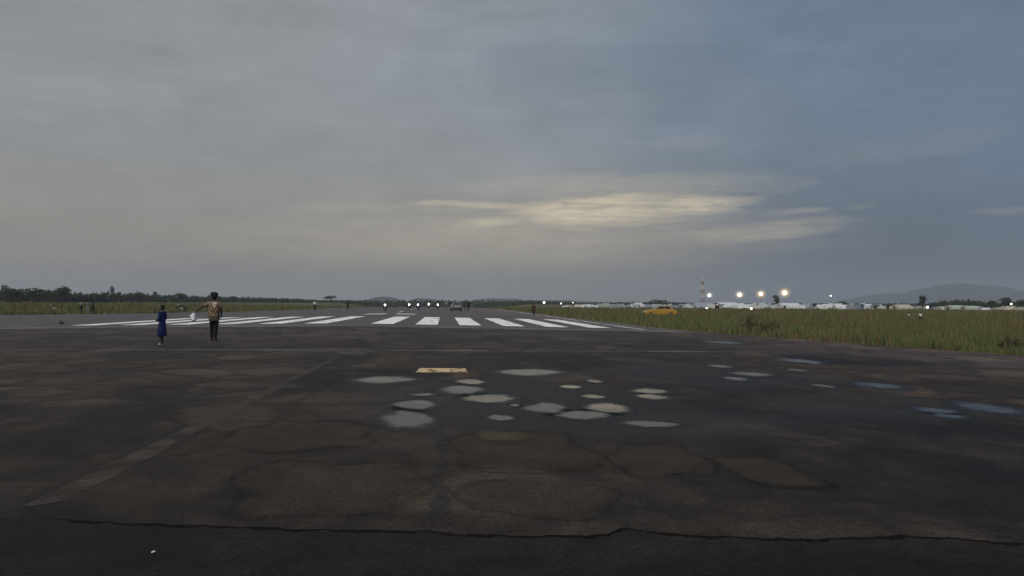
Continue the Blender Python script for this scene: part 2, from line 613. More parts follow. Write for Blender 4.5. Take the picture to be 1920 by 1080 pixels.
def ground_mat():
    m, t, b = newmat('grassland')
    co = t.node('ShaderNodeTexCoord').outputs['Object']
    n1 = t.noise(t.scale(co, (1.0, 0.6, 1.0)), 0.035, 6, 0.6, 0.5)
    n2 = t.noise(co, 0.25, 5, 0.65)
    n3 = t.noise(co, 3.0, 4, 0.7)
    c = t.mix(t.step(n1, 0.42, 0.62), (0.078, 0.082, 0.030), (0.118, 0.088, 0.046))
    c = t.mix(t.m('MULTIPLY', t.step(n2, 0.48, 0.7), 0.55), c, (0.050, 0.070, 0.022))
    c = t.mix(1.0, c, t.lin(n3, 0.3, 0.7, 0.7, 1.3), 'MULTIPLY')
    t.put(b.inputs['Base Color'], c)
    b.inputs['Roughness'].default_value = 0.9
    b.inputs['Specular IOR Level'].default_value = 0.1
    return m


M_GROUND = ground_mat()


# ------------------------------------------------------------------ terrain and pavements
def sheet(name, xs, ys, zf, mat):
    nx, ny = len(xs), len(ys)
    v = [(x, y, zf(x, y)) for y in ys for x in xs]
    f = [(j * nx + i, j * nx + i + 1, (j + 1) * nx + i + 1, (j + 1) * nx + i) for j in range(ny - 1) for i in range(nx - 1)]
    me = bpy.data.meshes.new(name)
    me.from_pydata(v, [], f)
    me.materials.append(mat)
    me.polygons.foreach_set('use_smooth', [True] * len(f))
    return link(name, me)


gx = sorted(set([-8500, -5000, -3000, -1800, -1000, -600, -400, -250] + list(range(-180, 181, 10)) + [250, 400, 600, 1000, 1800, 3000, 5000, 8500]))
gy = sorted(set([-1500, -600, -200, -60] + list(range(-20, 800, 20)) + [900, 1100, 1400, 1800, 2500, 3500, 5000, 7000, 8500]))
tag(sheet('ground', gx, gy, gnd, M_GROUND), kind='structure')


def right_edge(y):
    pts = [(-20, 24.0), (14, 21.0), (27, 19.3), (32, 18.0), (37, 17.2), (43, 15.8), (52, 14.9), (75, 14.5), (3000, 14.5)]
    for (a, p), (b, q) in zip(pts, pts[1:]):
        if y <= b:
            return p + (q - p) * max(0, (y - a)) / (b - a)
    return pts[-1][1]


def left_edge(y):
    pts = [(-20, -95.0), (70, -95.0), (78, -55.0), (86, -44.0), (100, -36.0), (125, -29.0), (160, -26.6), (3000, -26.6)]
    for (a, p), (b, q) in zip(pts, pts[1:]):
        if y <= b:
            return p + (q - p) * max(0, (y - a)) / (b - a)
    return pts[-1][1]


def wob(x, s, a):
    return a * (math.sin(x * 1.7 * s + 1.3) * 0.5 + math.sin(x * 3.9 * s + 0.4) * 0.3 + math.sin(x * 9.1 * s + 2.2) * 0.2)


CRACK = [(on(x_, y_, lambda a, b: 0.0).x, on(x_, y_, lambda a, b: 0.0).y) for x_, y_ in ((95, 972), (200, 978), (400, 986), (560, 991), (800, 995), (840, 1001), (1000, 1004), (1140, 1001), (1163, 990), (1180, 988), (1210, 997), (1300, 1003), (1450, 1009), (1600, 1008), (1700, 1004), (1800, 1010), (1930, 1018))]
CRACK_X0 = CRACK[0][0]
CRACK = [(-95, 6.4), (CRACK_X0 - .8, CRACK[0][1] + .02)] + CRACK + [(25, 5.2)]


def crack_y(x):                 # far lip of the long crack in the foreground
    pts = CRACK
    y = pts[-1][1]
    for (a, p), (b, q) in zip(pts, pts[1:]):
        if x <= b:
            y = p + (q - p) * max(0, (x - a)) / (b - a)
            break
    return y + wob(x, 2.3, 0.02) + wob(x + 5, 9.0, 0.022)


def crack_gap(x):
    k = sm((x - CRACK_X0) / 0.3)
    return 0.004 + k * max(0.02, 0.060 + wob(x + 2, 5.0, 0.035) + wob(x, 14.0, 0.018))


def strips(name, ys, mat, lf, rf, cols, zf, skirt=0.06, near=None, fine=None):
    """pavement laid in rows between its left and right edge, with a short skirt down to the ground"""
    rows = []
    for j, y in enumerate(ys):
        row = []
        if fine is not None:
            cx = fine
        else:
            cx = None
        l, r = lf(y) + wob(y, 0.7, 0.25), rf(y) + wob(y + 9, 0.9, 0.18)
        for i in range(cols + 1):
            x = l + (r - l) * i / cols if cx is None else cx[i]
            yy = y
            if near is not None:
                yy = near(x, y, j)
            row.append((x, yy, zf(x, yy)))
        rows.append(row)
    v = [p for r in rows for p in r]
    n = cols + 1
    f = [(j * n + i, j * n + i + 1, (j + 1) * n + i + 1, (j + 1) * n + i) for j in range(len(rows) - 1) for i in range(cols)]
    o = len(v)
    for r in rows:
        for p in (r[0], r[-1]):
            v.append((p[0], p[1], p[2] - skirt))
    for j in range(len(rows) - 1):
        f.append((j * n, (j + 1) * n, o + 2 * (j + 1), o + 2 * j))
        f.append((j * n + cols, o + 2 * j + 1, o + 2 * (j + 1) + 1, (j + 1) * n + cols))
    me = bpy.data.meshes.new(name)
    me.from_pydata(v, [], f)
    me.materials.append(mat)
    return link(name, me)


# foreground slab, crack and overrun meet along the jagged crack line
fx = [-95, -60, -30, -15, -8, -5] + [-4 + 0.022 * i for i in range(int(9.2 / 0.022))] + [5.5, 7, 9, 12, 16, 20, 24]
NEARY = [-12, -4, 0, 2.5, 4.2, 5.2, 99]
apron = strips('foreground_pavement', NEARY, M_NEAR, left_edge, right_edge, len(fx) - 1, lambda x, y: 0.0, 0.06,
               lambda x, y, j: (crack_y(x) - crack_gap(x)) if j == len(NEARY) - 1 else y, fx)
tag(apron, kind='structure')
base = [(x, yy) for x in fx for yy in (crack_y(x) - 0.25, crack_y(x) + 0.25)]
me = bpy.data.meshes.new('crack')
cv, cf = [], []
for i, x in enumerate(fx):      # the crack: near wall, bottom, far wall
    a, b2 = crack_y(x) - crack_gap(x), crack_y(x)
    cv += [(x, a, -0.001), (x, a + 0.001, -0.045), (x, b2 - 0.001, -0.045), (x, b2, -0.001)]
    if i:
        for k in range(3):
            cf.append(((i - 1) * 4 + k, i * 4 + k, i * 4 + k + 1, (i - 1) * 4 + k + 1))
me.from_pydata(cv, [], cf)
me.materials.append(M_CRACK)
link('crack', me, apron)

OVY = [0, 6.6, 7.5, 9, 11, 13, 15, 18, 20, 22, 24, 26, 28, 31, 34, 37, 40, 43, 45.2]
fo = fx
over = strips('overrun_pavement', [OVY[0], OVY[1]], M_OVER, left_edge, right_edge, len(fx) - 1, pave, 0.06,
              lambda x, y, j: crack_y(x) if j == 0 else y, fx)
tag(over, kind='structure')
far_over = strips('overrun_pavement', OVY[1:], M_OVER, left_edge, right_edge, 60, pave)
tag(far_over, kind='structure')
RY = [45.2, 47, 50, 54, 58, 64, 70, 76, 82, 88, 95, 102, 110, 120, 130, 140, 150, 160, 170, 180, 190, 200, 220, 240, 260, 300, 340, 400, 460, 520, 600, 700, 900, 1200, 1600, 2200]
runway = strips('runway', RY, M_RUN, left_edge, right_edge, 60, pave)
tag(runway, kind='structure')


def marking(name, quad, mat, parent, lift=0.004, nx=6, ny=6, rag=0.0):
    """painted sheet following the pavement; quad = four ground corners (near left, near right, far right, far left)"""
    a, b2, c, d = [Vector((q[0], q[1])) for q in quad]
    v = []
    for j in range(ny + 1):
        for i in range(nx + 1):
            s, t = i / nx, j / ny
            p = (a * (1 - s) + b2 * s) * (1 - t) + (d * (1 - s) + c * s) * t
            if rag and (i in (0, nx) or j in (0, ny)):
                p = p + Vector((random.uniform(-rag, rag), random.uniform(-rag, rag)))
            v.append((p.x, p.y, pave(p.x, p.y) + lift))
    f = [(j * (nx + 1) + i, j * (nx + 1) + i + 1, (j + 1) * (nx + 1) + i + 1, (j + 1) * (nx + 1) + i) for j in range(ny) for i in range(nx)]
    me = bpy.data.meshes.new(name)
    me.from_pydata(v, [], f)
    me.materials.append(mat)
    return link(name, me, parent)


for sgn in (-1, 1):
    for k in range(6):
        x0 = RX + sgn * (1.36 + k * 2.77)
        x1 = x0 + sgn * 1.39
        x0, x1 = min(x0, x1), max(x0, x1)
        n0 = 50.6 + random.uniform(-.15, .15)
        marking('threshold_stripe', [(x0, n0), (x1, n0), (x1, 75.2), (x0, 75.2)], M_WHITE, runway, 0.006, 3, 14, 0.02)
marking('edge_line', [(12.05, 48.5), (12.4, 48.5), (12.4, 184), (12.05, 184)], M_EDGE, runway, 0.005, 1, 60)
marking('runway_marking', [(-5.4, 86.5), (-3.2, 86.5), (-3.2, 94), (-5.4, 94)], M_EDGE, runway, 0.005, 2, 6)
marking('runway_marking', [(-8.7, 86.5), (-6.5, 86.5), (-6.5, 94), (-8.7, 94)], M_EDGE, runway, 0.005, 2, 6)
for k in range(3):
    marking('centre_line_dash', [(RX - .2, 104 + k * 28), (RX + .2, 104 + k * 28), (RX + .2, 118 + k * 28), (RX - .2, 118 + k * 28)], M_EDGE, runway, 0.005, 1, 5)
marking('pale_joint', [(-70, 45.25), (13.5, 45.25), (13.5, 46.5), (-70, 46.5)], M_JOINT, runway, 0.004, 60, 1)
q = [on(38, 952), on(128, 938), on(640, 668), on(622, 670)]
marking('faded_line', q, M_OLD, far_over, 0.004, 4, 60, 0.02)
marking('faded_line', [(-14, 26.5), (12, 26.5), (12, 26.95), (-14, 26.95)], M_FAINT, far_over, 0.004, 60, 1, 0.03)
a, b2, c, d = on(1455, 671), on(1535, 684), on(1535, 680), on(1455, 667)
marking('faded_line', [a, b2, c, d], M_FAINT, far_over, 0.004, 8, 1)
q = [on(779, 698.5), on(878, 698.5), on(872, 690.5), on(788, 690.5)]
marking('yellow_marking', q, M_YEL, far_over, 0.004, 14, 14, 0.03)


def ribbon(name, pts, wid, mat, parent, lift=0.003, jag=0.05, steps=18):
    v, f = [], []
    pp = []
    for (a, b2) in zip(pts, pts[1:]):
        for k in range(steps):
            s = k / steps
            pp.append((a[0] + (b2[0] - a[0]) * s, a[1] + (b2[1] - a[1]) * s))
    pp.append((pts[-1][0], pts[-1][1]))
    off = 0
    for i, (x, y) in enumerate(pp):
        off = off * 0.8 + random.uniform(-jag, jag)
        t = Vector(pp[min(i + 1, len(pp) - 1)]) - Vector(pp[max(i - 1, 0)])
        t.normalize()
        nrm = Vector((-t.y, t.x))
        h = wid * random.uniform(0.25, 0.75)
        for s in (-1, 1):
            p = Vector((x, y)) + nrm * (off + s * h)
            v.append((p.x, p.y, pave(p.x, p.y) + lift))
        if i:
            f.append((2 * i - 2, 2 * i - 1, 2 * i + 1, 2 * i))
    me = bpy.data.meshes.new(name)
    me.from_pydata(v, [], f)
    me.materials.append(mat)
    return link(name, me, parent)


def gp(*pix):
    return [(on(x, y).x, on(x, y).y) for x, y in pix]


M_CK = plain('fine_crack_dirt', (0.010, 0.009, 0.009), 0.95, var=0.3, sc=20)
ribbon('hairline_crack', gp((-40, 722), (120, 722), (300, 724), (430, 730), (560, 729), (640, 733)), 0.07, M_CK, far_over)
ribbon('hairline_crack', gp((380, 856), (470, 851), (560, 842), (640, 846), (720, 840)), 0.03, M_CK, far_over, jag=0.02)
ribbon('hairline_crack', gp((860, 885), (980, 887), (1100, 889), (1170, 882)), 0.03, M_CK, far_over, jag=0.02)
ribbon('hairline_crack', gp((400, 793), (520, 788), (700, 797)), 0.035, M_CK, far_over, jag=0.03)
ribbon('tar_joint', [(-0.03, 5.9), (0.0, 7.0), (0.0, 8.6), (-.05, 9.6)], 0.13, M_TAR, far_over, jag=0.02)
ribbon('hairline_crack', gp((1173, 985), (1178, 965), (1170, 950)), 0.03, M_CK, over, jag=0.01)

# worn rounded fields in the old surface, each with a dark seam round it
PATCH = [(850, 1112, 806, 888, 0), (1150, 1335, 832, 898, 0), (428, 705, 792, 848, 0), (420, 800, 862, 972, 0), (858, 1165, 902, 970, 0), (1360, 1520, 856, 915, 0), (885, 1005, 806, 829, 1)]
for (x0, x1, y0, y1, kind) in PATCH:
    rings_ = 0 if kind else 1
    xm, ym = (x0 + x1) / 2, (y0 + y1) / 2
    c = on(xm, ym)
    hw_ = (on(x1, ym) - on(x0, ym)).length / 2
    pn, pf = on(xm, y1), on(xm, y0)
    cy_, hd_ = (pn.y + pf.y) / 2, (pf - pn).length / 2
    rnd = random.Random(x0 * 3 + y0)
    lob = [(rnd.uniform(.03, .10), k, rnd.uniform(0, 6.28)) for k in (2, 3, 4, 6)]
    for nm, mat, rs, lift in (('patch_seam', M_RING, ((.84, 0.), (.95, .62), (1.0, .62), (1.13, 0.)), .0018), ('worn_patch', M_PATCH2 if kind else M_PATCH, ((.0, 1.), (.55, .85), (.82, .6), (1.02, 0.)), .0026 + .0012 * kind)):
        if nm == 'patch_seam' and not rings_:
            continue
        v, wv, f = [], [], []
        n = 64
        for rr_, wt in rs:
            for i in range(n):
                a = 2 * PI * i / n
                r = rr_ * (1 + sum(am * math.sin(k * a + ph) for am, k, ph in lob))
                x, y = c.x + math.cos(a) * abs(math.cos(a)) ** -.25 * r * hw_ if abs(math.cos(a)) > 1e-6 else c.x, cy_ + math.sin(a) * r * hd_
                v.append((x, y, pave(x, y) + lift))
                wv.append(wt)
        for k in range(len(rs) - 1):
            for i in range(n):
                i2 = (i + 1) % n
                f.append((k * n + i, (k + 1) * n + i, (k + 1) * n + i2, k * n + i2))
        me = bpy.data.meshes.new(nm)
        me.from_pydata(v, [], f)
        me.materials.append(mat)
        me.attributes.new('depth', 'FLOAT', 'POINT').data.foreach_set('value', wv)
        link(nm, me, far_over)

# ------------------------------------------------------------------ puddles
for (x0, x1, y0, y1, code) in PUD:
    xm, ym = (x0 + x1) / 2, (y0 + y1) / 2
    c = on(xm, ym)
    half_w = (on(x1, ym) - on(x0, ym)).length / 2
    pn, pf = on(xm, y1), on(xm, y0)
    half_d = (pf - pn).length / 2
    rnd = random.Random(ord(code) * 13)
    sharp = rnd.uniform(1.7, 2.6)
    lop = rnd.uniform(-.25, .25)
    tilt = rnd.uniform(-.45, .45)
    up_l = [(rnd.uniform(.03, .13) / (k ** .6), k, rnd.uniform(0, 2 * PI)) for k in (1, 2, 3, 5)]
    lo_l = [(rnd.uniform(.03, .13) / (k ** .6), k, rnd.uniform(0, 2 * PI)) for k in (1, 2, 3, 5)]
    n = 36
    rim = []
    for i in range(2 * n):       # upper bank left to right, then lower bank back
        sgn = 1 if i < n else -1
        q_ = -1 + 2 * (i % n) / n if i < n else 1 - 2 * (i % n) / n
        lob = up_l if sgn > 0 else lo_l
        hgt = (1 - abs(q_) ** sharp) ** 0.85 * (1 + lop * q_)
        hgt *= 1 + sum(am * math.sin(k * q_ * 1.7 + ph) for am, k, ph in lob)
        rim.append((q_ + rnd.uniform(-.012, .012), max(hgt, 0.02) * sgn * 0.97 + tilt * q_ * 0.45))
    v, wv = [(c.x, c.y)], [1.0]
    rings = (0.45, 0.68, 0.90, 1.18)
    for rr_, wt in zip(rings, [k_ * (0.72 if x0 > 1300 else 1.0) for k_ in (1.0, 0.92, 0.62, 0.0)]):
        for (u_, t_) in rim:
            v.append((c.x + u_ * rr_ * half_w, c.y + t_ * rr_ * half_d))
            wv.append(wt)
    m2 = 2 * n
    f = [(0, 1 + i, 1 + (i + 1) % m2) for i in range(m2)]
    for k in range(len(rings) - 1):
        for i in range(m2):
            i2 = (i + 1) % m2
            f.append((1 + k * m2 + i, 1 + (k + 1) * m2 + i, 1 + (k + 1) * m2 + i2, 1 + k * m2 + i2))
    zc = c.z + 0.006
    v = [(x, y, max(zc, pave(x, y) + 0.003)) for x, y in v]
    me = bpy.data.meshes.new('puddle')
    me.from_pydata(v, [], f)
    me.materials.append(M_WATER)
    at = me.attributes.new('depth', 'FLOAT', 'POINT')
    at.data.foreach_set('value', wv)
    pud = tag(link('puddle', me), kind='structure')
    dv, dw, df = [(c.x, c.y)], [1.0], []
    for rr_, wt in ((1.0, 1.0), (1.28, .75), (1.75, 0.0)):
        for (u_, t_) in rim:
            dv.append((c.x + u_ * rr_ * half_w, c.y + t_ * rr_ * half_d))
            dw.append(wt)
    df = [(0, 1 + i, 1 + (i + 1) % m2) for i in range(m2)]
    for k in range(2):
        for i in range(m2):
            i2 = (i + 1) % m2
            df.append((1 + k * m2 + i, 1 + (k + 1) * m2 + i, 1 + (k + 1) * m2 + i2, 1 + k * m2 + i2))
    me = bpy.data.meshes.new('damp_margin')
    me.from_pydata([(x, y, pave(x, y) + 0.0012) for x, y in dv], [], df)
    me.materials.append(M_DAMP)
    me.attributes.new('depth', 'FLOAT', 'POINT').data.foreach_set('value', dw)
    link('damp_margin', me, pud)


# ------------------------------------------------------------------ hills on the horizon
def hill(name, prof, dist, base_py, depth, mat):
    v, f = [], []
    nd = 9
    pts = []
    for (a, pa), (b2, pb) in zip(prof, prof[1:]):
        for k in range(8):
            s = k / 8
            pts.append((a + (b2 - a) * s, pa + (pb - pa) * (s * s * (3 - 2 * s))))
    pts.append(prof[-1])
    rr = random.Random(len(prof))
    for px, py in pts:
        d = ray(px, py)
        t = dist / math.hypot(d.x, d.y)
        top = CAM_H + d.z * t
        for k in range(nd):
            s = k / (nd - 1) * 2 - 1
            kk = 1 + s * depth / dist
            prof_h = math.cos(s * PI / 2) ** 1.3
            z = -6 + (max(top, -5) + 6) * prof_h * (1 + (rr.uniform(-.05, .05) if abs(s) > 0.1 else rr.uniform(-.015, .015)))
            v.append((d.x * t * kk, d.y * t * kk, z))
    for i in range(len(pts) - 1):
        for k in range(nd - 1):
            f.append((i * nd + k, (i + 1) * nd + k, (i + 1) * nd + k + 1, i * nd + k + 1))
    me = bpy.data.meshes.new(name)
    me.from_pydata(v, [], f)
    me.materials.append(mat)
    me.polygons.foreach_set('use_smooth', [True] * len(f))
    return tag(link(name, me), kind='structure')


M_HILL = leafmat('wooded_hillside', (0.030, 0.042, 0.026), (0.050, 0.058, 0.034), 0.02)
hill('hill', [(1540, 572), (1590, 560), (1640, 552), (1690, 549), (1730, 540), (1770, 533), (1800, 530.5), (1830, 534), (1880, 537), (1920, 545), (1990, 552), (2080, 565), (2150, 574)], 6600, 574, 900, M_HILL)
hill('hill', [(660, 571), (690, 561), (705, 557), (722, 556), (738, 558), (752, 563), (775, 570)], 2600, 570, 250, M_HILL)
hill('hill', [(755, 571), (775, 561), (788, 558.5), (800, 560), (830, 563), (870, 571)], 3100, 570, 250, M_HILL)
hill('hill', [(860, 571), (895, 561), (920, 559.5), (960, 560), (990, 563), (1060, 563), (1120, 566), (1200, 574)], 3400, 570, 300, M_HILL)
hill('hill', [(180, 570), (300, 557), (380, 558), (470, 561), (560, 566), (600, 571)], 4200, 570, 300, M_HILL)

# ------------------------------------------------------------------ grass
M_GRASS = attrmat('grass_blades', 0.85)


def grass(name, n, region, ymin, ymax, hmin, hmax, seed, blades=6):
    rng = np.random.default_rng(seed)
    pts = []
    while len(pts) < n:
        y = ymin * (ymax / ymin) ** rng.random()
        y = y if rng.random() < 0.85 else rng.uniform(ymin, ymax)
        x = region(y, rng.random())
        if x is not None:
            pts.append((x, y))
    P = np.array(pts)
    k = len(P)
    D = np.hypot(P[:, 0], P[:, 1])
    patch = np.sin(P[:, 0] * 0.21 + 1.1 * np.sin(P[:, 1] * 0.13)) * 0.5 + np.sin(P[:, 1] * 0.32 + 2 * np.sin(P[:, 0] * .09)) * 0.5
    fine_p = np.sin(P[:, 0] * 0.9 + 2 * np.sin(P[:, 1] * 0.4)) * np.sin(P[:, 1] * 0.7 + np.sin(P[:, 0] * .5))
    H = rng.uniform(hmin, hmax, k) * (1 + 0.4 * patch + 0.4 * fine_p) * np.where(rng.random(k) < .06, 1.5, 1.0)
    W = np.clip(D / 800.0 * 1.3, 0.022, 0.5)
    V = np.zeros((k, blades, 3, 3))
    ang = rng.uniform(0, 2 * PI, (k, blades))
    spread = (0.10 + D / 900.0)[:, None] * rng.uniform(0.2, 1.6, (k, blades))
    bx = P[:, 0, None] + np.cos(ang) * spread
    by = P[:, 1, None] + np.sin(ang) * spread
    z0 = np.array([gnd(a, b3) for a, b3 in P])[:, None] - 0.02
    fa = rng.uniform(0, 2 * PI, (k, blades))
    hw = W[:, None] * rng.uniform(0.6, 1.4, (k, blades)) * 0.5
    hh = H[:, None] * rng.uniform(0.5, 1.15, (k, blades))
    lean = rng.normal(0, 0.28, (k, blades)) * hh
    V[:, :, 0, 0] = bx - np.cos(fa) * hw
    V[:, :, 0, 1] = by - np.sin(fa) * hw
    V[:, :, 1, 0] = bx + np.cos(fa) * hw
    V[:, :, 1, 1] = by + np.sin(fa) * hw
    V[:, :, 0, 2] = V[:, :, 1, 2] = np.broadcast_to(z0, bx.shape)
    V[:, :, 2, 0] = bx + np.cos(ang) * lean
    V[:, :, 2, 1] = by + np.sin(ang) * lean
    V[:, :, 2, 2] = z0 + hh
    nv = k * blades * 3
    me = bpy.data.meshes.new(name)
    me.vertices.add(nv)
    me.vertices.foreach_set('co', V.reshape(-1))
    nf = k * blades
    me.loops.add(nv)
    me.loops.foreach_set('vertex_index', np.arange(nv, dtype=np.int32))
    me.polygons.add(nf)
    me.polygons.foreach_set('loop_start', np.arange(0, nv, 3, dtype=np.int32))
    me.polygons.foreach_set('loop_total', np.full(nf, 3, dtype=np.int32))
    green = np.array([0.096, 0.124, 0.042])
    green2 = np.array([0.150, 0.165, 0.068])
    brown = np.array([0.185, 0.125, 0.070])
    u = rng.random((k, blades, 1))
    C = green * (1 - u) + green2 * u
    pb = 1 / (1 + np.exp(-(patch * 3.2 - 1.3)))[:, None, None]
    isb = (rng.random((k, blades, 1)) < 0.10 + 0.5 * pb + 0.12 * (fine_p > .4)[:, None, None])
    C = np.where(isb, brown * (0.8 + 0.4 * u), C)
    C = np.repeat(C[:, :, None, :], 3, axis=2).reshape(-1, 3)
    C4 = np.concatenate([C, np.ones((nv, 1))], 1).astype(np.float32)
    at = me.attributes.new('tint', 'FLOAT_COLOR', 'POINT')
    at.data.foreach_set('color', C4.reshape(-1))
    me.materials.append(M_GRASS)
    me.update()
    me.validate()
    return link(name, me)


def reg_right(y, u):
    lo = right_edge(y) - 0.1 + wob(y + 9, 0.9, 0.18) + wob(y, 3.1, 0.8) - 0.2 + 0.9 * (u * 37 % 1) ** 3
    hi = max(lo + 4, y * 1.0 + 6)
    return lo + (hi - lo) * u ** 1.2


def reg_left(y, u):
    hi = left_edge(y) - 0.15 + wob(y, 0.7, 0.25)
    lo = -y * 0.85 - 12
    if lo > hi:
        return None
    return hi - (hi - lo) * u


def reg_mid(y, u):
    lo = right_edge(y) + 0.2
    return lo + u * 60


tag(grass('grass', 52000, reg_right, 14, 250, 0.28, 0.55, 3), 'ankle to knee high grass right of the runway', 'grass', kind='stuff')
tag(grass('grass', 20000, reg_left, 72, 330, 0.30, 0.55, 4), 'grass strip on the left of the runway below the trees', 'grass', kind='stuff')

# ------------------------------------------------------------------ trees
M_BARK = plain('tree_bark', (0.055, 0.045, 0.036), 0.9, var=0.3, sc=3)
M_LEAF = [leafmat('dark_green_leaves', (0.030, 0.044, 0.026), (0.058, 0.075, 0.036), 0.6),
          leafmat('grey_green_leaves', (0.042, 0.052, 0.038), (0.070, 0.080, 0.052), 0.6),
          leafmat('brownish_leaves', (0.060, 0.054, 0.028), (0.105, 0.090, 0.042), 0.6)]


def leaf_cloud(clumps, n, size, seed):
    """leaf sprays scattered through ellipsoid clumps: list of (centre, radii)"""
    rng = random.Random(seed)
    v, f = [], []
    vol = [c[1][0] * c[1][1] * c[1][2] for c in clumps]
    for _ in range(n):
        (cx, cy, cz), (rx, ry, rz) = rng.choices(clumps, vol)[0]
        while True:
            p = Vector((rng.uniform(-1, 1), rng.uniform(-1, 1), rng.uniform(-1, 1)))
            if 0.15 < p.length < 1:
                break
        p = p.normalized() * (p.length ** 0.55)
        c = Vector((cx + p.x * rx, cy + p.y * ry, cz + p.z * rz))
        s = size * rng.uniform(0.5, 1.4)
        n1 = Vector((rng.gauss(0, 1), rng.gauss(0, 1), rng.gauss(0, 1))).normalized()
        t1 = n1.orthogonal().normalized() * s
        t2 = n1.cross(t1).normalized() * s * rng.uniform(0.4, 0.8)
        o = len(v)
        v += [tuple(c - t1), tuple(c - t2 * 0.8), tuple(c + t1), tuple(c + t2)]
        f.append((o, o + 1, o + 2, o + 3))
    return v, f


def mesh_of(name, v, f, mat):
    me = bpy.data.meshes.new(name)
    me.from_pydata(v, [], f)
    me.materials.append(mat)
    return me


TREES = {}


def tree_meshes(kind):
    """trunk and crown meshes for a tree 1 m tall, 1 m wide"""
    if kind in TREES:
        return TREES[kind]
    shape, variant, li = kind
    rng = random.Random(hash((shape, variant)) % 9973 if False else variant * 31 + {'round': 1, 'flat': 2, 'tall': 3, 'bush': 4}[shape])
    if shape == 'round':
        cl = [((rng.uniform(-.25, .25), rng.uniform(-.25, .25), rng.uniform(.45, .78)), (rng.uniform(.16, .30), rng.uniform(.16, .3), rng.uniform(.12, .2))) for _ in range(9)]
        trunk_top, n = 0.6, 620
    elif shape == 'flat':
        cl = [((rng.uniform(-.36, .36), rng.uniform(-.3, .3), rng.uniform(.62, .86)), (rng.uniform(.16, .26), rng.uniform(.16, .26), rng.uniform(.10, .16))) for _ in range(11)]
        trunk_top, n = 0.8, 460
    elif shape == 'tall':
        cl = [((rng.uniform(-.12, .12), rng.uniform(-.12, .12), z), (rng.uniform(.2, .34), rng.uniform(.2, .34), .13)) for z in (.4, .5, .6, .68, .78, .86)]
        trunk_top, n = 0.8, 480
    else:
        cl = [((rng.uniform(-.3, .3), rng.uniform(-.3, .3), rng.uniform(.2, .6)), (rng.uniform(.2, .3), rng.uniform(.2, .3), rng.uniform(.2, .36))) for _ in range(8)]
        trunk_top, n = 0.4, 520
    v, f = leaf_cloud(cl, n, 0.055, variant + 5)
    crown = mesh_of('crown', v, f, M_LEAF[li])
    mb = MB()
    w0 = 0.045 if shape == 'flat' else 0.028
    mb.tube([(0, 0, -0.02), (0.01, 0, trunk_top * .4), (-.01, .01, trunk_top)], [w0 * 1.3, w0, w0 * .5], 7)
    for (c, r) in cl[:5]:
        z0 = trunk_top * rng.uniform(.45, .8)
        mb.tube([(0, 0, z0), (c[0] * .5, c[1] * .5, (z0 + c[2]) / 2 + .02), (c[0], c[1], c[2])], [w0 * .55, w0 * .4, w0 * .15], 5)
    trunk = mb.mesh('trunk', M_BARK)
    TREES[kind] = (trunk, crown)
    return TREES[kind]


def tree(label, pos, height, width, shape='round', variant=0, leaf=0, name='tree', group=None, cat='tree'):
    t = thing(name, label, cat, pos, random.uniform(0, 6.28), group)
    t.scale = (width, width, height)
    tr, cr = tree_meshes((shape, variant, leaf))
    link('trunk', tr, t)
    link('crown', cr, t)
    return t


def tree_px(label, px, top, dist, width_px, base_extra=0.0, **kw):
    p = far_at(px, dist)
    d = ray(px, top)
    h = CAM_H + d.z * dist / math.hypot(d.x, d.y) - p.z
    return tree(label, p, h * 1.04, width_px * dist / F * 1.15, **kw)


# the far woods: one mass each
def woods(name, prof, label, n, size, seed, mat, thick=30.0, trunks=True):
    """prof: list of (px, top py, distance)"""
    rng = random.Random(seed)
    v, f = [], []
    for _ in range(n):
        k = rng.random() * (len(prof) - 1)
        i = min(int(k), len(prof) - 2)
        s = k - i
        px = prof[i][0] + (prof[i + 1][0] - prof[i][0]) * s
        top = prof[i][1] + (prof[i + 1][1] - prof[i][1]) * s
        dist = prof[i][2] + (prof[i + 1][2] - prof[i][2]) * s
        p = far_at(px, dist)
        d = ray(px, top)
        h = CAM_H + d.z * dist / math.hypot(d.x, d.y) - p.z
        bump = 0.80 + 0.13 * math.sin(px * .43) * math.sin(px * .17 + 1) + 0.12 * math.sin(px * 1.1 + seed) 
        h *= bump
        back = rng.random() * thick
        e = Vector((d.x, d.y, 0)).normalized()
        z = p.z + h * (rng.random() ** 0.65)
        c = Vector((p.x, p.y, 0)) + e * back
        c.z = z
        s_ = size * rng.uniform(.5, 1.4) * dist / 500.0
        n1 = Vector((rng.gauss(0, 1), rng.gauss(0, 1), rng.gauss(0, 1))).normalized()
        t1 = n1.orthogonal().normalized() * s_
        t2 = n1.cross(t1).normalized() * s_ * rng.uniform(.5, .9)
        o = len(v)
        v += [tuple(c - t1), tuple(c - t2), tuple(c + t1), tuple(c + t2)]
        f.append((o, o + 1, o + 2, o + 3))
    o = link(name, mesh_of(name, v, f, mat))
    return tag(o, label, 'woods', kind='stuff')


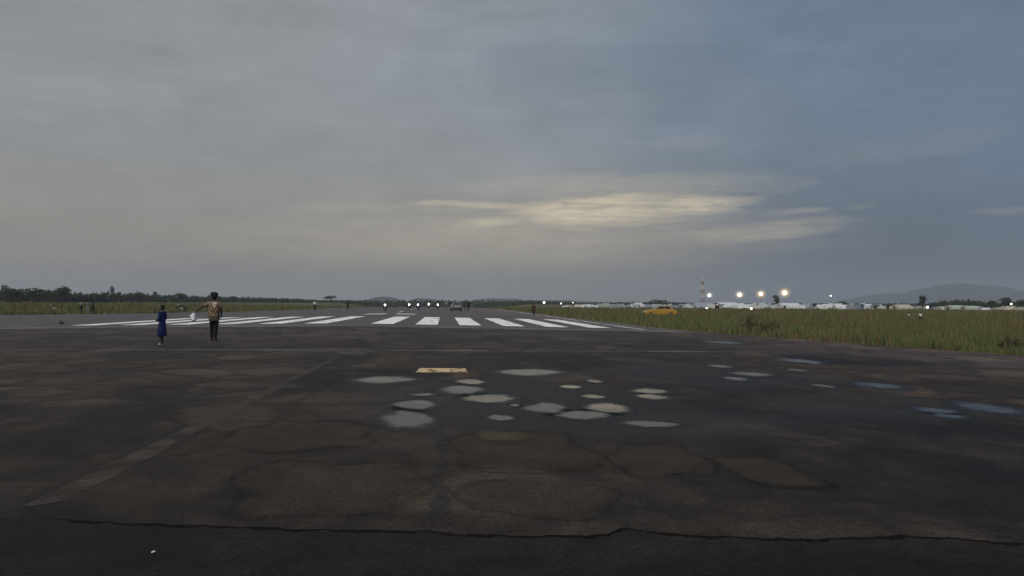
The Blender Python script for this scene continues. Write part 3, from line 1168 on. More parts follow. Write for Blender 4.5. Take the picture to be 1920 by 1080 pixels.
woods('far_woodland', [(-120, 541, 430), (0, 543, 440), (60, 541, 450), (105, 545, 455), (140, 547, 470), (165, 550, 480), (200, 546, 490), (260, 549, 520), (330, 553, 560), (400, 555, 610), (470, 557, 680), (540, 559, 760), (600, 563, 850), (680, 564, 950)],
      'dark line of woods beyond the left grass', 26000, 0.62, 5, M_LEAF[0])
woods('far_woodland', [(640, 563, 720), (700, 563, 740), (780, 561.5, 760), (850, 562, 760), (930, 562, 760), (1000, 563.5, 760), (1080, 566, 740)],
      'green woods where the runway drops out of sight', 9000, 0.62, 6, M_LEAF[0], 60)
woods('far_woodland', [(1742, 568, 640), (1770, 563, 640), (1800, 561, 640), (1830, 562, 640), (1850, 567, 640), (1880, 567, 640), (1905, 564, 640), (1990, 561, 640)],
      'blue-green tree belt behind the right end of the camp', 6000, 0.62, 8, M_LEAF[0])
woods('far_woodland', [(1060, 569, 900), (1150, 567, 900), (1240, 566, 900), (1300, 568, 900), (1400, 568.5, 900), (1540, 568.5, 900), (1640, 568.5, 900), (1740, 569, 900)],
      'low grey-green scrub behind the camp', 9000, 0.6, 9, M_LEAF[1])

tree_px('thin grey tree rising above the woods at the left photo edge', 9, 534, 470, 13, shape='tall', variant=1, leaf=1)
tree_px('broad dark tree in the left woods, second from the photo edge', 28, 541, 440, 26, shape='round', variant=2, leaf=0)
tree_px('wide rounded hump of a tree in the left woods', 64, 538, 440, 48, shape='round', variant=3, leaf=0)
tree_px('bushy grey tree standing in front of the left woods', 119, 536, 410, 28, shape='round', variant=4, leaf=1)
tree_px('slim tree poking above the woods behind the three standing people', 210, 537, 520, 10, shape='tall', variant=2, leaf=1)
tree_px('lone round dark tree in front of the woods left of the child in blue', 259, 543, 470, 16, shape='round', variant=5, leaf=0)
tree_px('small pointed tree on the skyline above the child in blue', 291, 547, 560, 9, shape='tall', variant=3, leaf=0)
tree_px('low wide dark tree between child in blue and man in patterned shirt', 337, 549, 540, 22, shape='round', variant=6, leaf=0)
tree_px('small skyline tree just right of the man in patterned shirt', 436, 554, 640, 12, shape='round', variant=7, leaf=0)
tree_px('flat-topped umbrella tree alone above the woods left of the motorcycles', 621, 554.5, 800, 22, shape='flat', variant=1, leaf=1)
tree_px('wide low dark tree behind the yellow car', 1238, 560.5, 620, 34, shape='bush', variant=6, leaf=0)
tree_px('bushy dark tree behind the camp left of the red and white mast', 1279, 566, 520, 18, shape='bush', variant=1, leaf=0)
tree_px('brownish tree between the two rightmost bright lamps', 1456, 554, 330, 15, shape='tall', variant=4, leaf=2)
tree_px('low dark round bush among the tents below the faint lamp', 1578, 563, 330, 24, shape='bush', variant=2, leaf=0)
tree_px('small dark bush in the camp left of the lone green tree', 1640, 568, 360, 20, shape='bush', variant=3, leaf=0)
tree_px('lone upright green tree in front of the hill at right', 1729, 554, 370, 17, shape='tall', variant=5, leaf=0)
tree_px('rounded dark tree in the tree belt under the right hill', 1882, 556, 560, 22, shape='round', variant=8, leaf=0)
tree_px('smaller round tree left of the rounded tree under the hill', 1858, 562, 560, 14, shape='round', variant=9, leaf=0)
tree_px('dark tree at the right photo edge behind the camp', 1915, 560, 560, 16, shape='round', variant=10, leaf=0)

# tall brown weeds on the verge
M_WEED = leafmat('dry_weed_leaves', (0.075, 0.062, 0.030), (0.120, 0.086, 0.046), 3.0)


def weed(label, px, py, h, wd, seed):
    rng = random.Random(seed)
    p = on(px, py, gnd)
    t = thing('weed_clump', label, 'weeds', p, 0, 'brown weeds along the runway edge')
    st = MB()
    cl = []
    for k in range(9):
        a = rng.uniform(0, 2 * PI)
        r = rng.uniform(.05, .5) * wd
        hh = h * rng.uniform(.6, 1.0)
        tip = (math.cos(a) * r, math.sin(a) * r, hh)
        st.tube([(tip[0] * .5, tip[1] * .5, -.02), (tip[0] * .8, tip[1] * .8, hh * .5), tip], [.012, .009, .004], 5)
        cl.append(((tip[0] * .9, tip[1] * .9, hh * .72), (.12 * wd + .05, .12 * wd + .05, hh * .3)))
    st.obj('stems', M_BARK, t)
    v, f = leaf_cloud(cl, 420, 0.045, seed)
    link('leaves', mesh_of('leaves', v, f, M_WEED), t)


weed('tall brown weed clump on the verge below the leftmost bright lamp', 1405, 629, 1.25, 1.2, 1)
weed('shorter brown weed clump right of the tall one on the verge', 1440, 632, 1.0, 1.0, 2)
weed('brown weed clump at the verge by the right photo edge', 1893, 663, 0.62, 0.9, 3)

# ------------------------------------------------------------------ people
SKIN = plain('brown_skin', (0.055, 0.032, 0.022), 0.5, var=0.08)
HAIR = plain('black_hair', (0.006, 0.0055, 0.005), 0.85, var=0.3, sc=40)
CLOTH = {}


def cloth(col, name=None):
    key = tuple(round(c, 3) for c in col)
    if key not in CLOTH:
        CLOTH[key] = plain(name or 'cloth', col, 0.85, var=0.18, sc=9, spec=0.15)
    return CLOTH[key]


def skin_mesh(name, nodes, edges, root, mat, sub=2):
    """grow a smooth surface over a joint graph: nodes name -> (x,y,z,r)"""
    names = list(nodes)
    idx = {n: i for i, n in enumerate(names)}
    me = bpy.data.meshes.new(name)
    me.from_pydata([nodes[n][:3] for n in names], [(idx[a], idx[b2]) for a, b2 in edges], [])
    o = bpy.data.objects.new('tmp', me)
    COL.objects.link(o)
    md = o.modifiers.new('skin', 'SKIN')
    md.use_smooth_shade = True
    sv = me.skin_vertices[0].data
    for n in names:
        r = nodes[n][3]
        sv[idx[n]].radius = (r, r) if not isinstance(r, tuple) else r
        sv[idx[n]].use_root = (n == root)
    if sub:
        s = o.modifiers.new('sub', 'SUBSURF')
        s.levels = sub
        s.render_levels = sub
    dg = bpy.context.evaluated_depsgraph_get()
    res = bpy.data.meshes.new_from_object(o.evaluated_get(dg))
    res.name = name
    bpy.data.objects.remove(o)
    bpy.data.meshes.remove(me)
    res.materials.clear()
    res.materials.append(mat)
    return res


def skeleton(pose=None, fingers=False):
    j = {'pelvis': (0, 0, .95, .115), 'waist': (0, 0, 1.10, .110), 'chest': (0, .0, 1.30, .135), 'collar': (0, -.005, 1.43, .085), 'neck': (0, 0, 1.50, .052),
         'jaw': (0, .02, 1.565, .066), 'skull': (0, .015, 1.64, .088), 'crown': (0, .0, 1.70, .062),
         'nose': (0, .112, 1.61, .013)}
    for s, k in ((-1, 'l'), (1, 'r')):
        j.update({k + 'sho': (s * .175, 0, 1.41, .058), k + 'elb': (s * .235, -.02, 1.12, .042), k + 'wri': (s * .25, .06, .88, .030), k + 'hand': (s * .25, .085, .80, .036),
                  k + 'hip': (s * .085, 0, .90, .092), k + 'kne': (s * .10, .02, .50, .060), k + 'ank': (s * .10, -.02, .09, .040), k + 'toe': (s * .115, .13, .035, .034),
                  k + 'ear': (s * .098, .0, 1.615, .016)})
    if pose:
        for k, v in pose.items():
            j[k] = tuple(v) + (j[k][3],) if len(v) == 3 else tuple(v)
    e = [('pelvis', 'waist'), ('waist', 'chest'), ('chest', 'collar'), ('collar', 'neck'), ('neck', 'jaw'), ('jaw', 'skull'), ('skull', 'crown'), ('jaw', 'nose')]
    for k in 'lr':
        e += [('chest', k + 'sho'), (k + 'sho', k + 'elb'), (k + 'elb', k + 'wri'), (k + 'wri', k + 'hand'), ('pelvis', k + 'hip'), (k + 'hip', k + 'kne'), (k + 'kne', k + 'ank'), (k + 'ank', k + 'toe'), ('skull', k + 'ear')]
    if fingers:
        for s, k in ((-1, 'l'), (1, 'r')):
            w_, h_ = Vector(j[k + 'wri'][:3]), Vector(j[k + 'hand'][:3])
            d = (h_ - w_).normalized()
            sidev = d.cross(Vector((s, 0, 0.3))).normalized()
            curl = Vector((-s, 0, -0.2)) * 0.35
            for q, (off, ln) in enumerate(((-.030, .060), (-.010, .072), (.010, .068), (.030, .052))):
                b0 = h_ + sidev * off + d * .022
                b1 = b0 + d * ln * .55
                b2_ = b1 + (d + curl).normalized() * ln * .5
                for t_, (nm, p, r) in enumerate((('a', b0, .0095), ('b', b1, .009), ('c', b2_, .007))):
                    j['%sf%d%s' % (k, q, nm)] = (p.x, p.y, p.z, r)
                e += [(k + 'hand', '%sf%da' % (k, q)), ('%sf%da' % (k, q), '%sf%db' % (k, q)), ('%sf%db' % (k, q), '%sf%dc' % (k, q))]
            t0 = w_ + (h_ - w_) * .4 + sidev * -.045
            t1 = t0 + (d - sidev * .5).normalized() * .045
            j[k + 'tha'] = (t0.x, t0.y, t0.z, .011)
            j[k + 'thb'] = (t1.x, t1.y, t1.z, .009)
            e += [(k + 'wri', k + 'tha'), (k + 'tha', k + 'thb')]
    return j, e


def pick(j, e, names, grow, mult=1.0):
    n = {k: j[k][:3] + (j[k][3] * mult + grow,) for k in names}
    return n, [(a, b2) for a, b2 in e if a in n and b2 in n]


SETS = {}


def person(label, loc, face, height=1.72, pose=None, top=(0.2, 0.2, 0.2), legs=(0.03, 0.03, 0.035), feet=(0.02, 0.018, 0.016), sleeves='short', pose_key=None,
           fingers=False, group=None, dress=False, hat=False, shorts=False, top_mat=None, sub=1, hair=True, bulk=1.0):
    t = thing('person', label, 'person', loc, face, group, height / 1.76)
    key = (pose_key, sleeves, fingers, dress, hat, shorts, sub, hair)
    if key not in SETS:
        j, e = skeleton(pose, fingers)
        parts = {'body': skin_mesh('body', j, e, 'pelvis', SKIN, sub)}
        up = ['pelvis', 'waist', 'chest', 'collar', 'lsho', 'rsho', 'lelb', 'relb']
        jj = dict(j)
        if sleeves == 'long':
            up += ['lwri', 'rwri']
        else:
            for k in 'lr':
                a, b2 = Vector(j[k + 'sho'][:3]), Vector(j[k + 'elb'][:3])
                m_ = a.lerp(b2, .75)
                jj[k + 'elb'] = (m_.x, m_.y, m_.z, .052)
        n, ee = pick(jj, e, up, .014, 1.06 * bulk)
        if bulk > 1:             # loose shirt hanging over the hips
            n['hem'] = (0, 0, .84, .175)
            ee.append(('pelvis', 'hem'))
        parts['shirt'] = skin_mesh('shirt', n, ee, 'pelvis', SKIN, sub)
        lo = ['pelvis', 'lhip', 'rhip', 'lkne', 'rkne'] + ([] if shorts else ['lank', 'rank'])
        n, ee = pick(j, e, lo, .016, 1.05)
        parts['trousers'] = skin_mesh('trousers', n, ee, 'pelvis', SKIN, sub)
        for k in 'lr':
            n, ee = pick(j, e, [k + 'ank', k + 'toe'], .008, 1.05)
            a = n[k + 'ank']
            n[k + 'ank'] = (a[0], a[1], max(.05, a[2] - .035), .046)
            parts['shoe_' + k] = skin_mesh('shoe', n, ee, k + 'ank', SKIN, sub)
        sk, cr = j['skull'], j['crown']
        mb = MB()
        mb.ell((sk[0], sk[1] - .022, sk[2] + .030), (.096, .102, .088), 14, 8)
        if hair:
            parts['hair'] = mb.mesh('hair', HAIR, True)
        if hat:
            hb = MB()
            hb.lathe([(.20, -.02), (.208, -.008), (.145, .02), (.148, .08), (.125, .14), (.05, .168)], 20, (cr[0], cr[1] - .005, cr[2] - .03), 1.0, 1.12)
            parts['hat'] = hb.mesh('hat', HAIR, True)
        if fingers:
            for s in (-1, 1):
                eb = MB()
                eb.ell((j['skull'][0] + s * .034, j['skull'][1] + .083, j['skull'][2] - .005), (.012, .008, .008), 8, 5)
                parts['eye%d' % s] = eb.mesh('eye', cloth((0.5, 0.48, 0.45)), True)
        if dress:
            db = MB()
            px_, py_ = j['pelvis'][0], j['pelvis'][1]
            prof = [(.215, .40), (.22, .41), (.205, .60), (.185, .80), (.165, .98), (.15, 1.08), (.152, 1.2), (.12, 1.30)]
            vs, fs = [], []
            nn = 28
            for r, z in prof:
                for q_ in range(nn):
                    a = 2 * PI * q_ / nn
                    rr = r * (1 + .07 * math.sin(a * 7 + z * 2) * max(0, (1.0 - z)))
                    vs.append((px_ + rr * math.cos(a), py_ + rr * .78 * math.sin(a), z))
            for i in range(len(prof) - 1):
                for q_ in range(nn):
                    q2 = (q_ + 1) % nn
                    fs.append((i * nn + q_, i * nn + q2, (i + 1) * nn + q2, (i + 1) * nn + q_))
            db.add(vs, fs)
            parts['tunic'] = db.mesh('tunic', None, True)
        SETS[key] = parts
    parts = SETS[key]
    link('body', parts['body'], t)

    def dressed(nm, me, mat):
        o = link(nm, me, t)
        if not me.materials:
            me.materials.append(mat)
        o.material_slots[0].link = 'OBJECT'
        o.material_slots[0].material = mat
        return o
    tm = top_mat or cloth(top)
    dressed('shirt', parts['shirt'], tm)
    if dress:
        dressed('tunic', parts['tunic'], tm)
    else:
        dressed('trousers', parts['trousers'], cloth(legs))
    dressed('shoe', parts['shoe_l'], cloth(feet))
    dressed('shoe', parts['shoe_r'], cloth(feet))
    if hair:
        link('hair', parts['hair'], t)
    if hat:
        link('hat', parts['hat'], t)
    for k in ('eye-1', 'eye1'):
        if k in parts:
            link('eye', parts[k], t)
    return t


P_STAND = {}
P_WALK = {'lkne': (-.10, .16, .52), 'lank': (-.10, .20, .10), 'ltoe': (-.11, .35, .06), 'rkne': (.10, -.06, .50), 'rank': (.10, -.30, .16), 'rtoe': (.11, -.20, .05),
          'lelb': (-.23, -.12, 1.13), 'lwri': (-.22, -.10, .90), 'lhand': (-.21, -.08, .83), 'relb': (.23, .06, 1.12), 'rwri': (.22, .22, .95), 'rhand': (.21, .27, .90)}
P_RIDE = {'pelvis': (0, 0, .80), 'waist': (0, .06, .95), 'chest': (0, .13, 1.14), 'collar': (0, .16, 1.26), 'neck': (0, .18, 1.33), 'jaw': (0, .21, 1.395), 'skull': (0, .205, 1.47), 'crown': (0, .19, 1.53), 'nose': (0, .30, 1.44),
          'lear': (-.098, .19, 1.445), 'rear': (.098, .19, 1.445),
          'lsho': (-.18, .14, 1.24), 'rsho': (.18, .14, 1.24), 'lelb': (-.30, .34, 1.06), 'relb': (.30, .34, 1.06), 'lwri': (-.30, .57, 1.0), 'rwri': (.30, .57, 1.0), 'lhand': (-.30, .65, 1.0), 'rhand': (.30, .65, 1.0),
          'lhip': (-.10, .04, .80), 'rhip': (.10, .04, .80), 'lkne': (-.20, .44, .68), 'rkne': (.20, .44, .68), 'lank': (-.19, .28, .33), 'rank': (.19, .28, .33), 'ltoe': (-.19, .42, .27), 'rtoe': (.19, .42, .27)}
P_CROUCH = {'pelvis': (0, -.12, .42), 'waist': (0, -.05, .56), 'chest': (0, .06, .74), 'collar': (0, .10, .85), 'neck': (0, .13, .92), 'jaw': (0, .17, .98), 'skull': (0, .165, 1.055), 'crown': (0, .15, 1.115), 'nose': (0, .262, 1.02),
            'lear': (-.098, .155, 1.03), 'rear': (.098, .155, 1.03),
            'lsho': (-.17, .08, .83), 'rsho': (.17, .08, .83), 'lelb': (-.22, .22, .60), 'relb': (.22, .22, .60), 'lwri': (-.16, .38, .48), 'rwri': (.16, .38, .48), 'lhand': (-.14, .44, .42), 'rhand': (.14, .44, .42),
            'lhip': (-.09, -.12, .40), 'rhip': (.09, -.12, .40), 'lkne': (-.15, .26, .48), 'rkne': (.15, .26, .48), 'lank': (-.13, .0, .09), 'rank': (.13, .0, .09), 'ltoe': (-.14, .15, .035), 'rtoe': (.14, .15, .035)}

# the man in the patterned shirt, seen from behind, one arm stretched out with a white bag
P_MAN = {'lelb': (-.44, .06, 1.27), 'lwri': (-.655, .12, 1.13), 'lhand': (-.72, .135, 1.09), 'relb': (.27, -.05, 1.14), 'rwri': (.24, .07, .95), 'rhand': (.22, .13, .90),
         'skull': (-.01, .02, 1.64), 'crown': (-.012, .005, 1.70), 'lkne': (-.085, .03, .50), 'rkne': (.08, -.01, .50), 'lank': (-.085, .06, .09), 'ltoe': (-.11, .21, .035), 'rank': (.065, -.08, .09), 'rtoe': (.085, .07, .035), 'lhip': (-.085, 0, .91), 'rhip': (.085, 0, .89)}


def shirt_mat():
    m, t, b = newmat('patterned_shirt_cloth')
    co = t.node('ShaderNodeTexCoord').outputs['Object']
    s = t.node('ShaderNodeSeparateXYZ')
    t.l.new(co, s.inputs[0])
    vo = t.node('ShaderNodeTexVoronoi')
    vo.inputs['Scale'].default_value = 16
    t.l.new(co, vo.inputs['Vector'])
    n = t.noise(co, 8.0, 3, 0.6)
    c = t.mix(t.step(vo.outputs['Distance'], 0.25, 0.5), (0.29, 0.185, 0.115), (0.145, 0.088, 0.056))
    spots = t.m('MULTIPLY', t.step(vo.outputs['Distance'], 0.42, 0.30), t.step(s.outputs[2], 1.22, 1.08))
    c = t.mix(spots, c, (0.50, 0.37, 0.20))
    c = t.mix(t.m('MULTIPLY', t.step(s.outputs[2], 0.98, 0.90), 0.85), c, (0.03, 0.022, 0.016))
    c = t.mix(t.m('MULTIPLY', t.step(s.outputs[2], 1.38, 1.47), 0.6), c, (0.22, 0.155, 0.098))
    c = t.mix(1.0, c, t.lin(n, .3, .7, .75, 1.25), 'MULTIPLY')
    t.put(b.inputs['Base Color'], c)
    b.inputs['Roughness'].default_value = 0.85
    return m


mp = on(401, 638.5)
man = person('man in a brown patterned shirt and dark hat, arm held out to the left', mp, YAW + rad(2), 1.80, P_MAN, legs=(0.012, 0.012, 0.014), top_mat=shirt_mat(),
             pose_key='man', fingers=True, hat=True, sub=2, bulk=1.5)
em = MB()
bz = [(-.075, .10), (.075, .10), (.07, .04), (.0, -.11), (-.07, .04)]
inn = [(-.038, .065), (.038, .065), (.03, .035), (.0, -.045), (-.03, .035)]
vs = []
for k, (x, z) in enumerate(bz + inn):
    zz = 1.335 + z
    xx = x + .035
    yb = -.222 + .55 * xx * xx + .35 * max(0, zz - 1.36) ** 1
    vs.append((xx, yb - .004, zz))
em.add(vs, [(k, (k + 1) % 5, 5 + (k + 1) % 5, 5 + k) for k in range(5)])
emb = em.obj('back_emblem', plain('white_print', (0.72, 0.66, 0.55), 0.8, var=.1), man)
tag(emb, 'white triangular print on the back of the shirt')
sl = emb.modifiers.new('thick', 'SOLIDIFY')
sl.thickness = .006

# the white bag in his hand
hand = Vector((-.72, .135, 1.09)) * (1.80 / 1.76)
bagpos = man.matrix_basis @ Vector((-.745, .14, 1.04))
bg = MB()
prof = [(.03, 0), (.10, .01), (.135, .06), (.125, .15), (.085, .22), (.03, .265)]
bg.lathe(prof, 18, (0, 0, -.27), 1.0, .5)
for i, (x, y, z) in enumerate(bg.v):
    k = .018 * math.sin(i * 2.7) + .012 * math.sin(i * 5.1)
    tw = .30 * (z + .27) + .05 * math.sin(z * 40)
    bg.v[i] = (x * (.72 + k * 7) - tw * .5, y * (1 + k * 9), z + k * 1.2)
bag = thing('plastic_bag', 'crumpled white plastic bag hanging from the hand of the man in patterned shirt', 'bag', bagpos, .4)
M_BAG = plain('white_plastic', (0.82, 0.82, 0.84), 0.5, var=.06)
bg.obj('sack', M_BAG, bag, True)
for s in (-1, 1):
    MB().tube([(s * .03, 0, -.02), (s * .028, 0, .045), (0, 0, .075)], .006, 6).obj('handle', M_BAG, bag)
bag.scale = (1.05, 1.0, 1.12)

# the child in the blue tunic
P_CHILD = {'lelb': (-.20, -.04, 1.15), 'lwri': (-.14, .16, 1.08), 'lhand': (-.11, .23, 1.09), 'relb': (.22, .0, 1.14), 'rwri': (.15, .19, 1.05), 'rhand': (.12, .26, 1.05),
           'lank': (-.08, -.05, .09), 'ltoe': (-.09, .11, .035), 'rank': (.08, .06, .09), 'rtoe': (.09, .21, .035), 'rkne': (.09, .06, .50), 'jaw': (0, .025, 1.56, .074), 'skull': (0, .02, 1.645, .104), 'crown': (0, .01, 1.71, .075)}
cp = on(303.5, 647)
child = person('child in a long blue tunic and pale sandals standing on the dark pavement', cp, YAW + rad(62), 1.42, P_CHILD, top=(0.012, 0.020, 0.085), feet=(0.62, 0.46, 0.22),
               sleeves='long', pose_key='child', fingers=True, dress=True, sub=2)
cb = MB()
cb.lathe([(.10, 1.36), (.115, 1.375), (.095, 1.44), (.07, 1.475)], 18, (0, -.002, 0), 1.0, .85)
cb.obj('scarf', cloth((0.05, 0.135, 0.165)), child, True)

# a small dark stone on the pavement at left
stp = on(115, 608)
sb = MB()
sb.ell((0, 0, .09), (.17, .13, .12), 10, 6)
sb.v = [(x * random.uniform(.85, 1.1), y * random.uniform(.85, 1.1), z * random.uniform(.85, 1.1)) for x, y, z in sb.v]
stone = sb.obj('stone', plain('dark_stone', (0.03, 0.03, 0.03), .9, var=.3, sc=20))
stone.location = stp
tag(stone, 'small dark stone lying on the pavement left of the white stripes', 'stone')

# litter in the foreground
lp = on(287, 1036)
lb = MB()
lb.add([(-.012, -.02, .004), (.018, -.016, .010), (.022, .018, .004), (.0, .026, .014), (-.02, .012, .006), (0, 0, .018)], [(0, 1, 5), (1, 2, 5), (2, 3, 5), (3, 4, 5), (4, 0, 5), (4, 3, 2, 1, 0)])
lit = lb.obj('paper_scrap', plain('white_paper', (0.6, 0.6, 0.6), .8))
lit.location = lp
lit.scale = (.65, .65, .65)
tag(lit, 'tiny white paper scrap on the dark foreground pavement', 'litter')

G_P = 'people far off beside the runway'
BACK, FRONT = YAW, YAW + PI


def far_person(label, px, py, face, h, top, legs, pose, pk, fn=pave, group=G_P, **kw):
    return person(label, on(px, py, fn), face, h, pose, top, legs, pose_key=pk, group=group, **kw)


far_person('small child in a pale tan shirt crouching at the left grass edge', 103, 590, rad(120), 1.55, (0.42, 0.34, 0.22), (0.16, 0.12, 0.08), P_CROUCH, 'crouch')
far_person('person in a tan shirt, leftmost of three standing at the left grass edge', 152, 588, rad(60), 1.55, (0.40, 0.31, 0.20), (0.05, 0.045, 0.04), P_STAND, 'stand')
far_person('person in grey clothes, middle of three standing at the left grass edge', 164, 588.3, rad(200), 1.58, (0.16, 0.16, 0.17), (0.22, 0.22, 0.24), P_STAND, 'stand')
far_person('person in dark clothes, rightmost of three standing at the left grass edge', 174, 588, rad(100), 1.55, (0.055, 0.045, 0.038), (0.014, 0.014, 0.018), P_WALK, 'walk')
far_person('person in a white shirt and black trousers at the left runway edge', 590, 583.5, FRONT, 1.66, (0.66, 0.66, 0.58), (0.014, 0.012, 0.012), P_WALK, 'walk')
far_person('lone person all in black on the left side of the runway', 652, 580.5, BACK, 1.62, (0.012, 0.012, 0.013), (0.012, 0.012, 0.013), P_STAND, 'stand')
far_person('person in pale grey beside the rightmost headlight on the runway', 837, 580, FRONT, 1.66, (0.32, 0.34, 0.33), (0.20, 0.15, 0.11), P_STAND, 'stand')
far_person('person in black walking just left of the grey car', 845, 579, BACK, 1.62, (0.012, 0.012, 0.013), (0.016, 0.016, 0.018), P_WALK, 'walk')
far_person('person in grey-green clothes right of the grey car', 871, 581, BACK, 1.6, (0.07, 0.08, 0.07), (0.05, 0.05, 0.05), P_STAND, 'stand')
far_person('person in dark clothes, farthest right of those beside the grey car', 878, 583, BACK, 1.66, (0.014, 0.014, 0.015), (0.014, 0.014, 0.015), P_WALK, 'walk')
far_person('small child in a cream shirt, left one of two in the right grass', 1704, 604, FRONT, 1.0, (0.46, 0.44, 0.34), (0.2, 0.18, 0.12), P_STAND, 'stand', gnd)
far_person('small child in a white shirt, right one of two in the right grass', 1726, 606, FRONT, 1.08, (0.74, 0.74, 0.70), (0.014, 0.014, 0.016), P_WALK, 'walk', gnd)

# ------------------------------------------------------------------ motorcycles
M_TYRE = plain('tyre_rubber', (0.014, 0.014, 0.014), .85)
M_STEEL = plain('dull_steel', (0.28, 0.28, 0.28), .4, .8)
M_BLACKP = plain('black_plastic', (0.016, 0.016, 0.017), .45)
M_HEAD = plain('lit_headlamp', (0.9, 0.9, 0.9), .2, emit=(1.0, 0.97, 0.88), strength=16)
M_HEADOFF = plain('clear_lamp_glass', (0.55, 0.55, 0.55), .15)
M_TAIL = plain('red_lamp_glass', (0.25, 0.012, 0.010), .3)
BIKE = {}


def bike_meshes():
    if BIKE:
        return BIKE
    for nm, y in (('front', .62), ('rear', -.62)):
        BIKE['tyre_' + nm] = MB().torus((0, y, .29), .245, .048, 'x', 20, 8).mesh('tyre', M_TYRE, True)
        r = MB().torus((0, y, .29), .20, .014, 'x', 20, 6)
        for k in range(6):
            a = PI * k / 3
            r.tube([(0, y, .29), (0, y + .2 * math.cos(a), .29 + .2 * math.sin(a))], .008, 5)
        r.tube([(-.06, y, .29), (.06, y, .29)], .035, 8)
        BIKE['rim_' + nm] = r.mesh('rim', M_STEEL)
    fr = MB()
    fr.tube([(0, .40, .86), (0, .22, .52), (0, -.15, .36), (0, -.62, .29)], .028, 7)
    fr.tube([(0, .38, .80), (0, .0, .70), (0, -.40, .66), (0, -.70, .68)], .026, 7)
    for s in (-1, 1):
        fr.tube([(s * .09, -.62, .29), (s * .09, -.45, .66)], .022, 6)
    BIKE['frame'] = fr.mesh('frame', M_BLACKP)
    en = MB().box((0, .05, .44), (.24, .34, .26), 0, .85).tube([(.13, .15, .36), (.15, -.2, .28), (.15, -.7, .36)], [.025, .035, .045], 8)
    BIKE['engine'] = en.mesh('engine', M_STEEL)
    BIKE['tank'] = MB().ell((0, .20, .82), (.13, .24, .115), 14, 8).mesh('fuel_tank', None, True)
    BIKE['seat'] = MB().box((0, -.30, .765), (.24, .66, .075), 0, .85).mesh('seat', M_BLACKP)
    fk = MB()
    for s in (-1, 1):
        fk.tube([(s * .075, .62, .29), (s * .075, .42, .86)], .022, 7)
    fk.tube([(-.36, .30, 1.02), (-.2, .40, .95), (.2, .40, .95), (.36, .30, 1.02)], .018, 7)
    BIKE['fork'] = fk.mesh('front_fork', M_STEEL)
    for nm, y in (('front', .62), ('rear', -.62)):
        mg = MB()
        for k in range(7):
            a = rad(35 + k * 18)
            mg.box((0, y + .33 * math.cos(a), .29 + .33 * math.sin(a)), (.12, .07, .07))
        BIKE['mudguard_' + nm] = mg.mesh('mudguard', None)
    BIKE['lamp'] = MB().lathe([(.02, -.07), (.085, -.02), (.10, .04), (.098, .05), (.03, .062)], 14).mesh('headlight', M_HEAD, True)
    BIKE['tail'] = MB().box((0, -.76, .70), (.12, .04, .07)).mesh('tail_light', M_TAIL)
    return BIKE


def bike(label, loc, face, paint_col, lit, group):
    B = bike_meshes()
    t = thing('motorcycle', label, 'motorcycle', loc, face, group)
    for nm in ('front', 'rear'):
        ty = link('tyre', B['tyre_' + nm], t)
        link('rim', B['rim_' + nm], ty)
    for nm, k in (('frame', 'frame'), ('engine', 'engine'), ('seat', 'seat'), ('front_fork', 'fork'), ('tail_light', 'tail')):
        link(nm, B[k], t)
    for nm, k in (('fuel_tank', 'tank'), ('mudguard', 'mudguard_front'), ('mudguard', 'mudguard_rear')):
        o = link(nm, B[k], t)
        if not B[k].materials:
            B[k].materials.append(cloth(paint_col))
        o.material_slots[0].link = 'OBJECT'
        o.material_slots[0].material = cloth(paint_col)
    l = link('headlight', B['lamp'], t)
    l.location = (0, .50, .92)
    l.rotation_euler = (-PI / 2, 0, 0)
    if not lit:
        l.material_slots[0].link = 'OBJECT'
        l.material_slots[0].material = M_HEADOFF
    return t


G_B = 'motorcycles coming down the runway with headlights on'
G_R = 'riders on the motorcycles coming down the runway'
bikes = [(722, 584, 'leftmost'), (767, 582, 'second from left'), (784, 582.3, 'middle'), (804, 579.5, 'second from right'), (821, 580.5, 'rightmost')]
tops = [(0.05, 0.05, 0.06), (0.10, 0.05, 0.05), (0.04, 0.05, 0.08), (0.30, 0.30, 0.30), (0.06, 0.06, 0.06)]
for k, (px, py, wrd) in enumerate(bikes):
    p = on(px, py)
    fa = math.atan2(p.x, -p.y) + PI * 0 + random.uniform(-.05, .05)
    fa = math.atan2(-p.x, p.y) + PI + random.uniform(-.06, .06)
    bike('oncoming motorcycle with its headlight on, %s of the five headlights on the runway' % wrd, p, fa, [(.2, .01, .01), (.02, .02, .02), (.02, .03, .2), (.05, .05, .05), (.15, .01, .01)][k], True, G_B)
    person('rider of the oncoming motorcycle whose headlight is %s on the runway' % wrd, p, fa, 1.72, P_RIDE, tops[k], (0.03, 0.03, 0.035), pose_key='ride', group=G_R, sleeves='long')
p = on(1001, 590.5)
bike('motorcycle seen from behind on the right half of the runway', p, YAW - rad(4), (0.12, 0.02, 0.012), False, 'motorcycles standing or leaving')
person('rider in a dark red-brown jacket seen from behind at the right runway side', p, YAW - rad(4), 1.66, P_RIDE, (0.085, 0.028, 0.018), (0.02, 0.015, 0.012), pose_key='ride', sleeves='long')
p = on(341, 584)
bike('dark parked motorcycle at the far runway edge between child and man', p, YAW + rad(80), (0.02, 0.02, 0.022), False, 'motorcycles standing or leaving')

# ------------------------------------------------------------------ cars
M_GLASS = plain('dark_car_glass', (0.015, 0.018, 0.02), .06, spec=.6)
M_RIM = plain('wheel_rim_metal', (0.4, 0.4, 0.4), .35, .7)


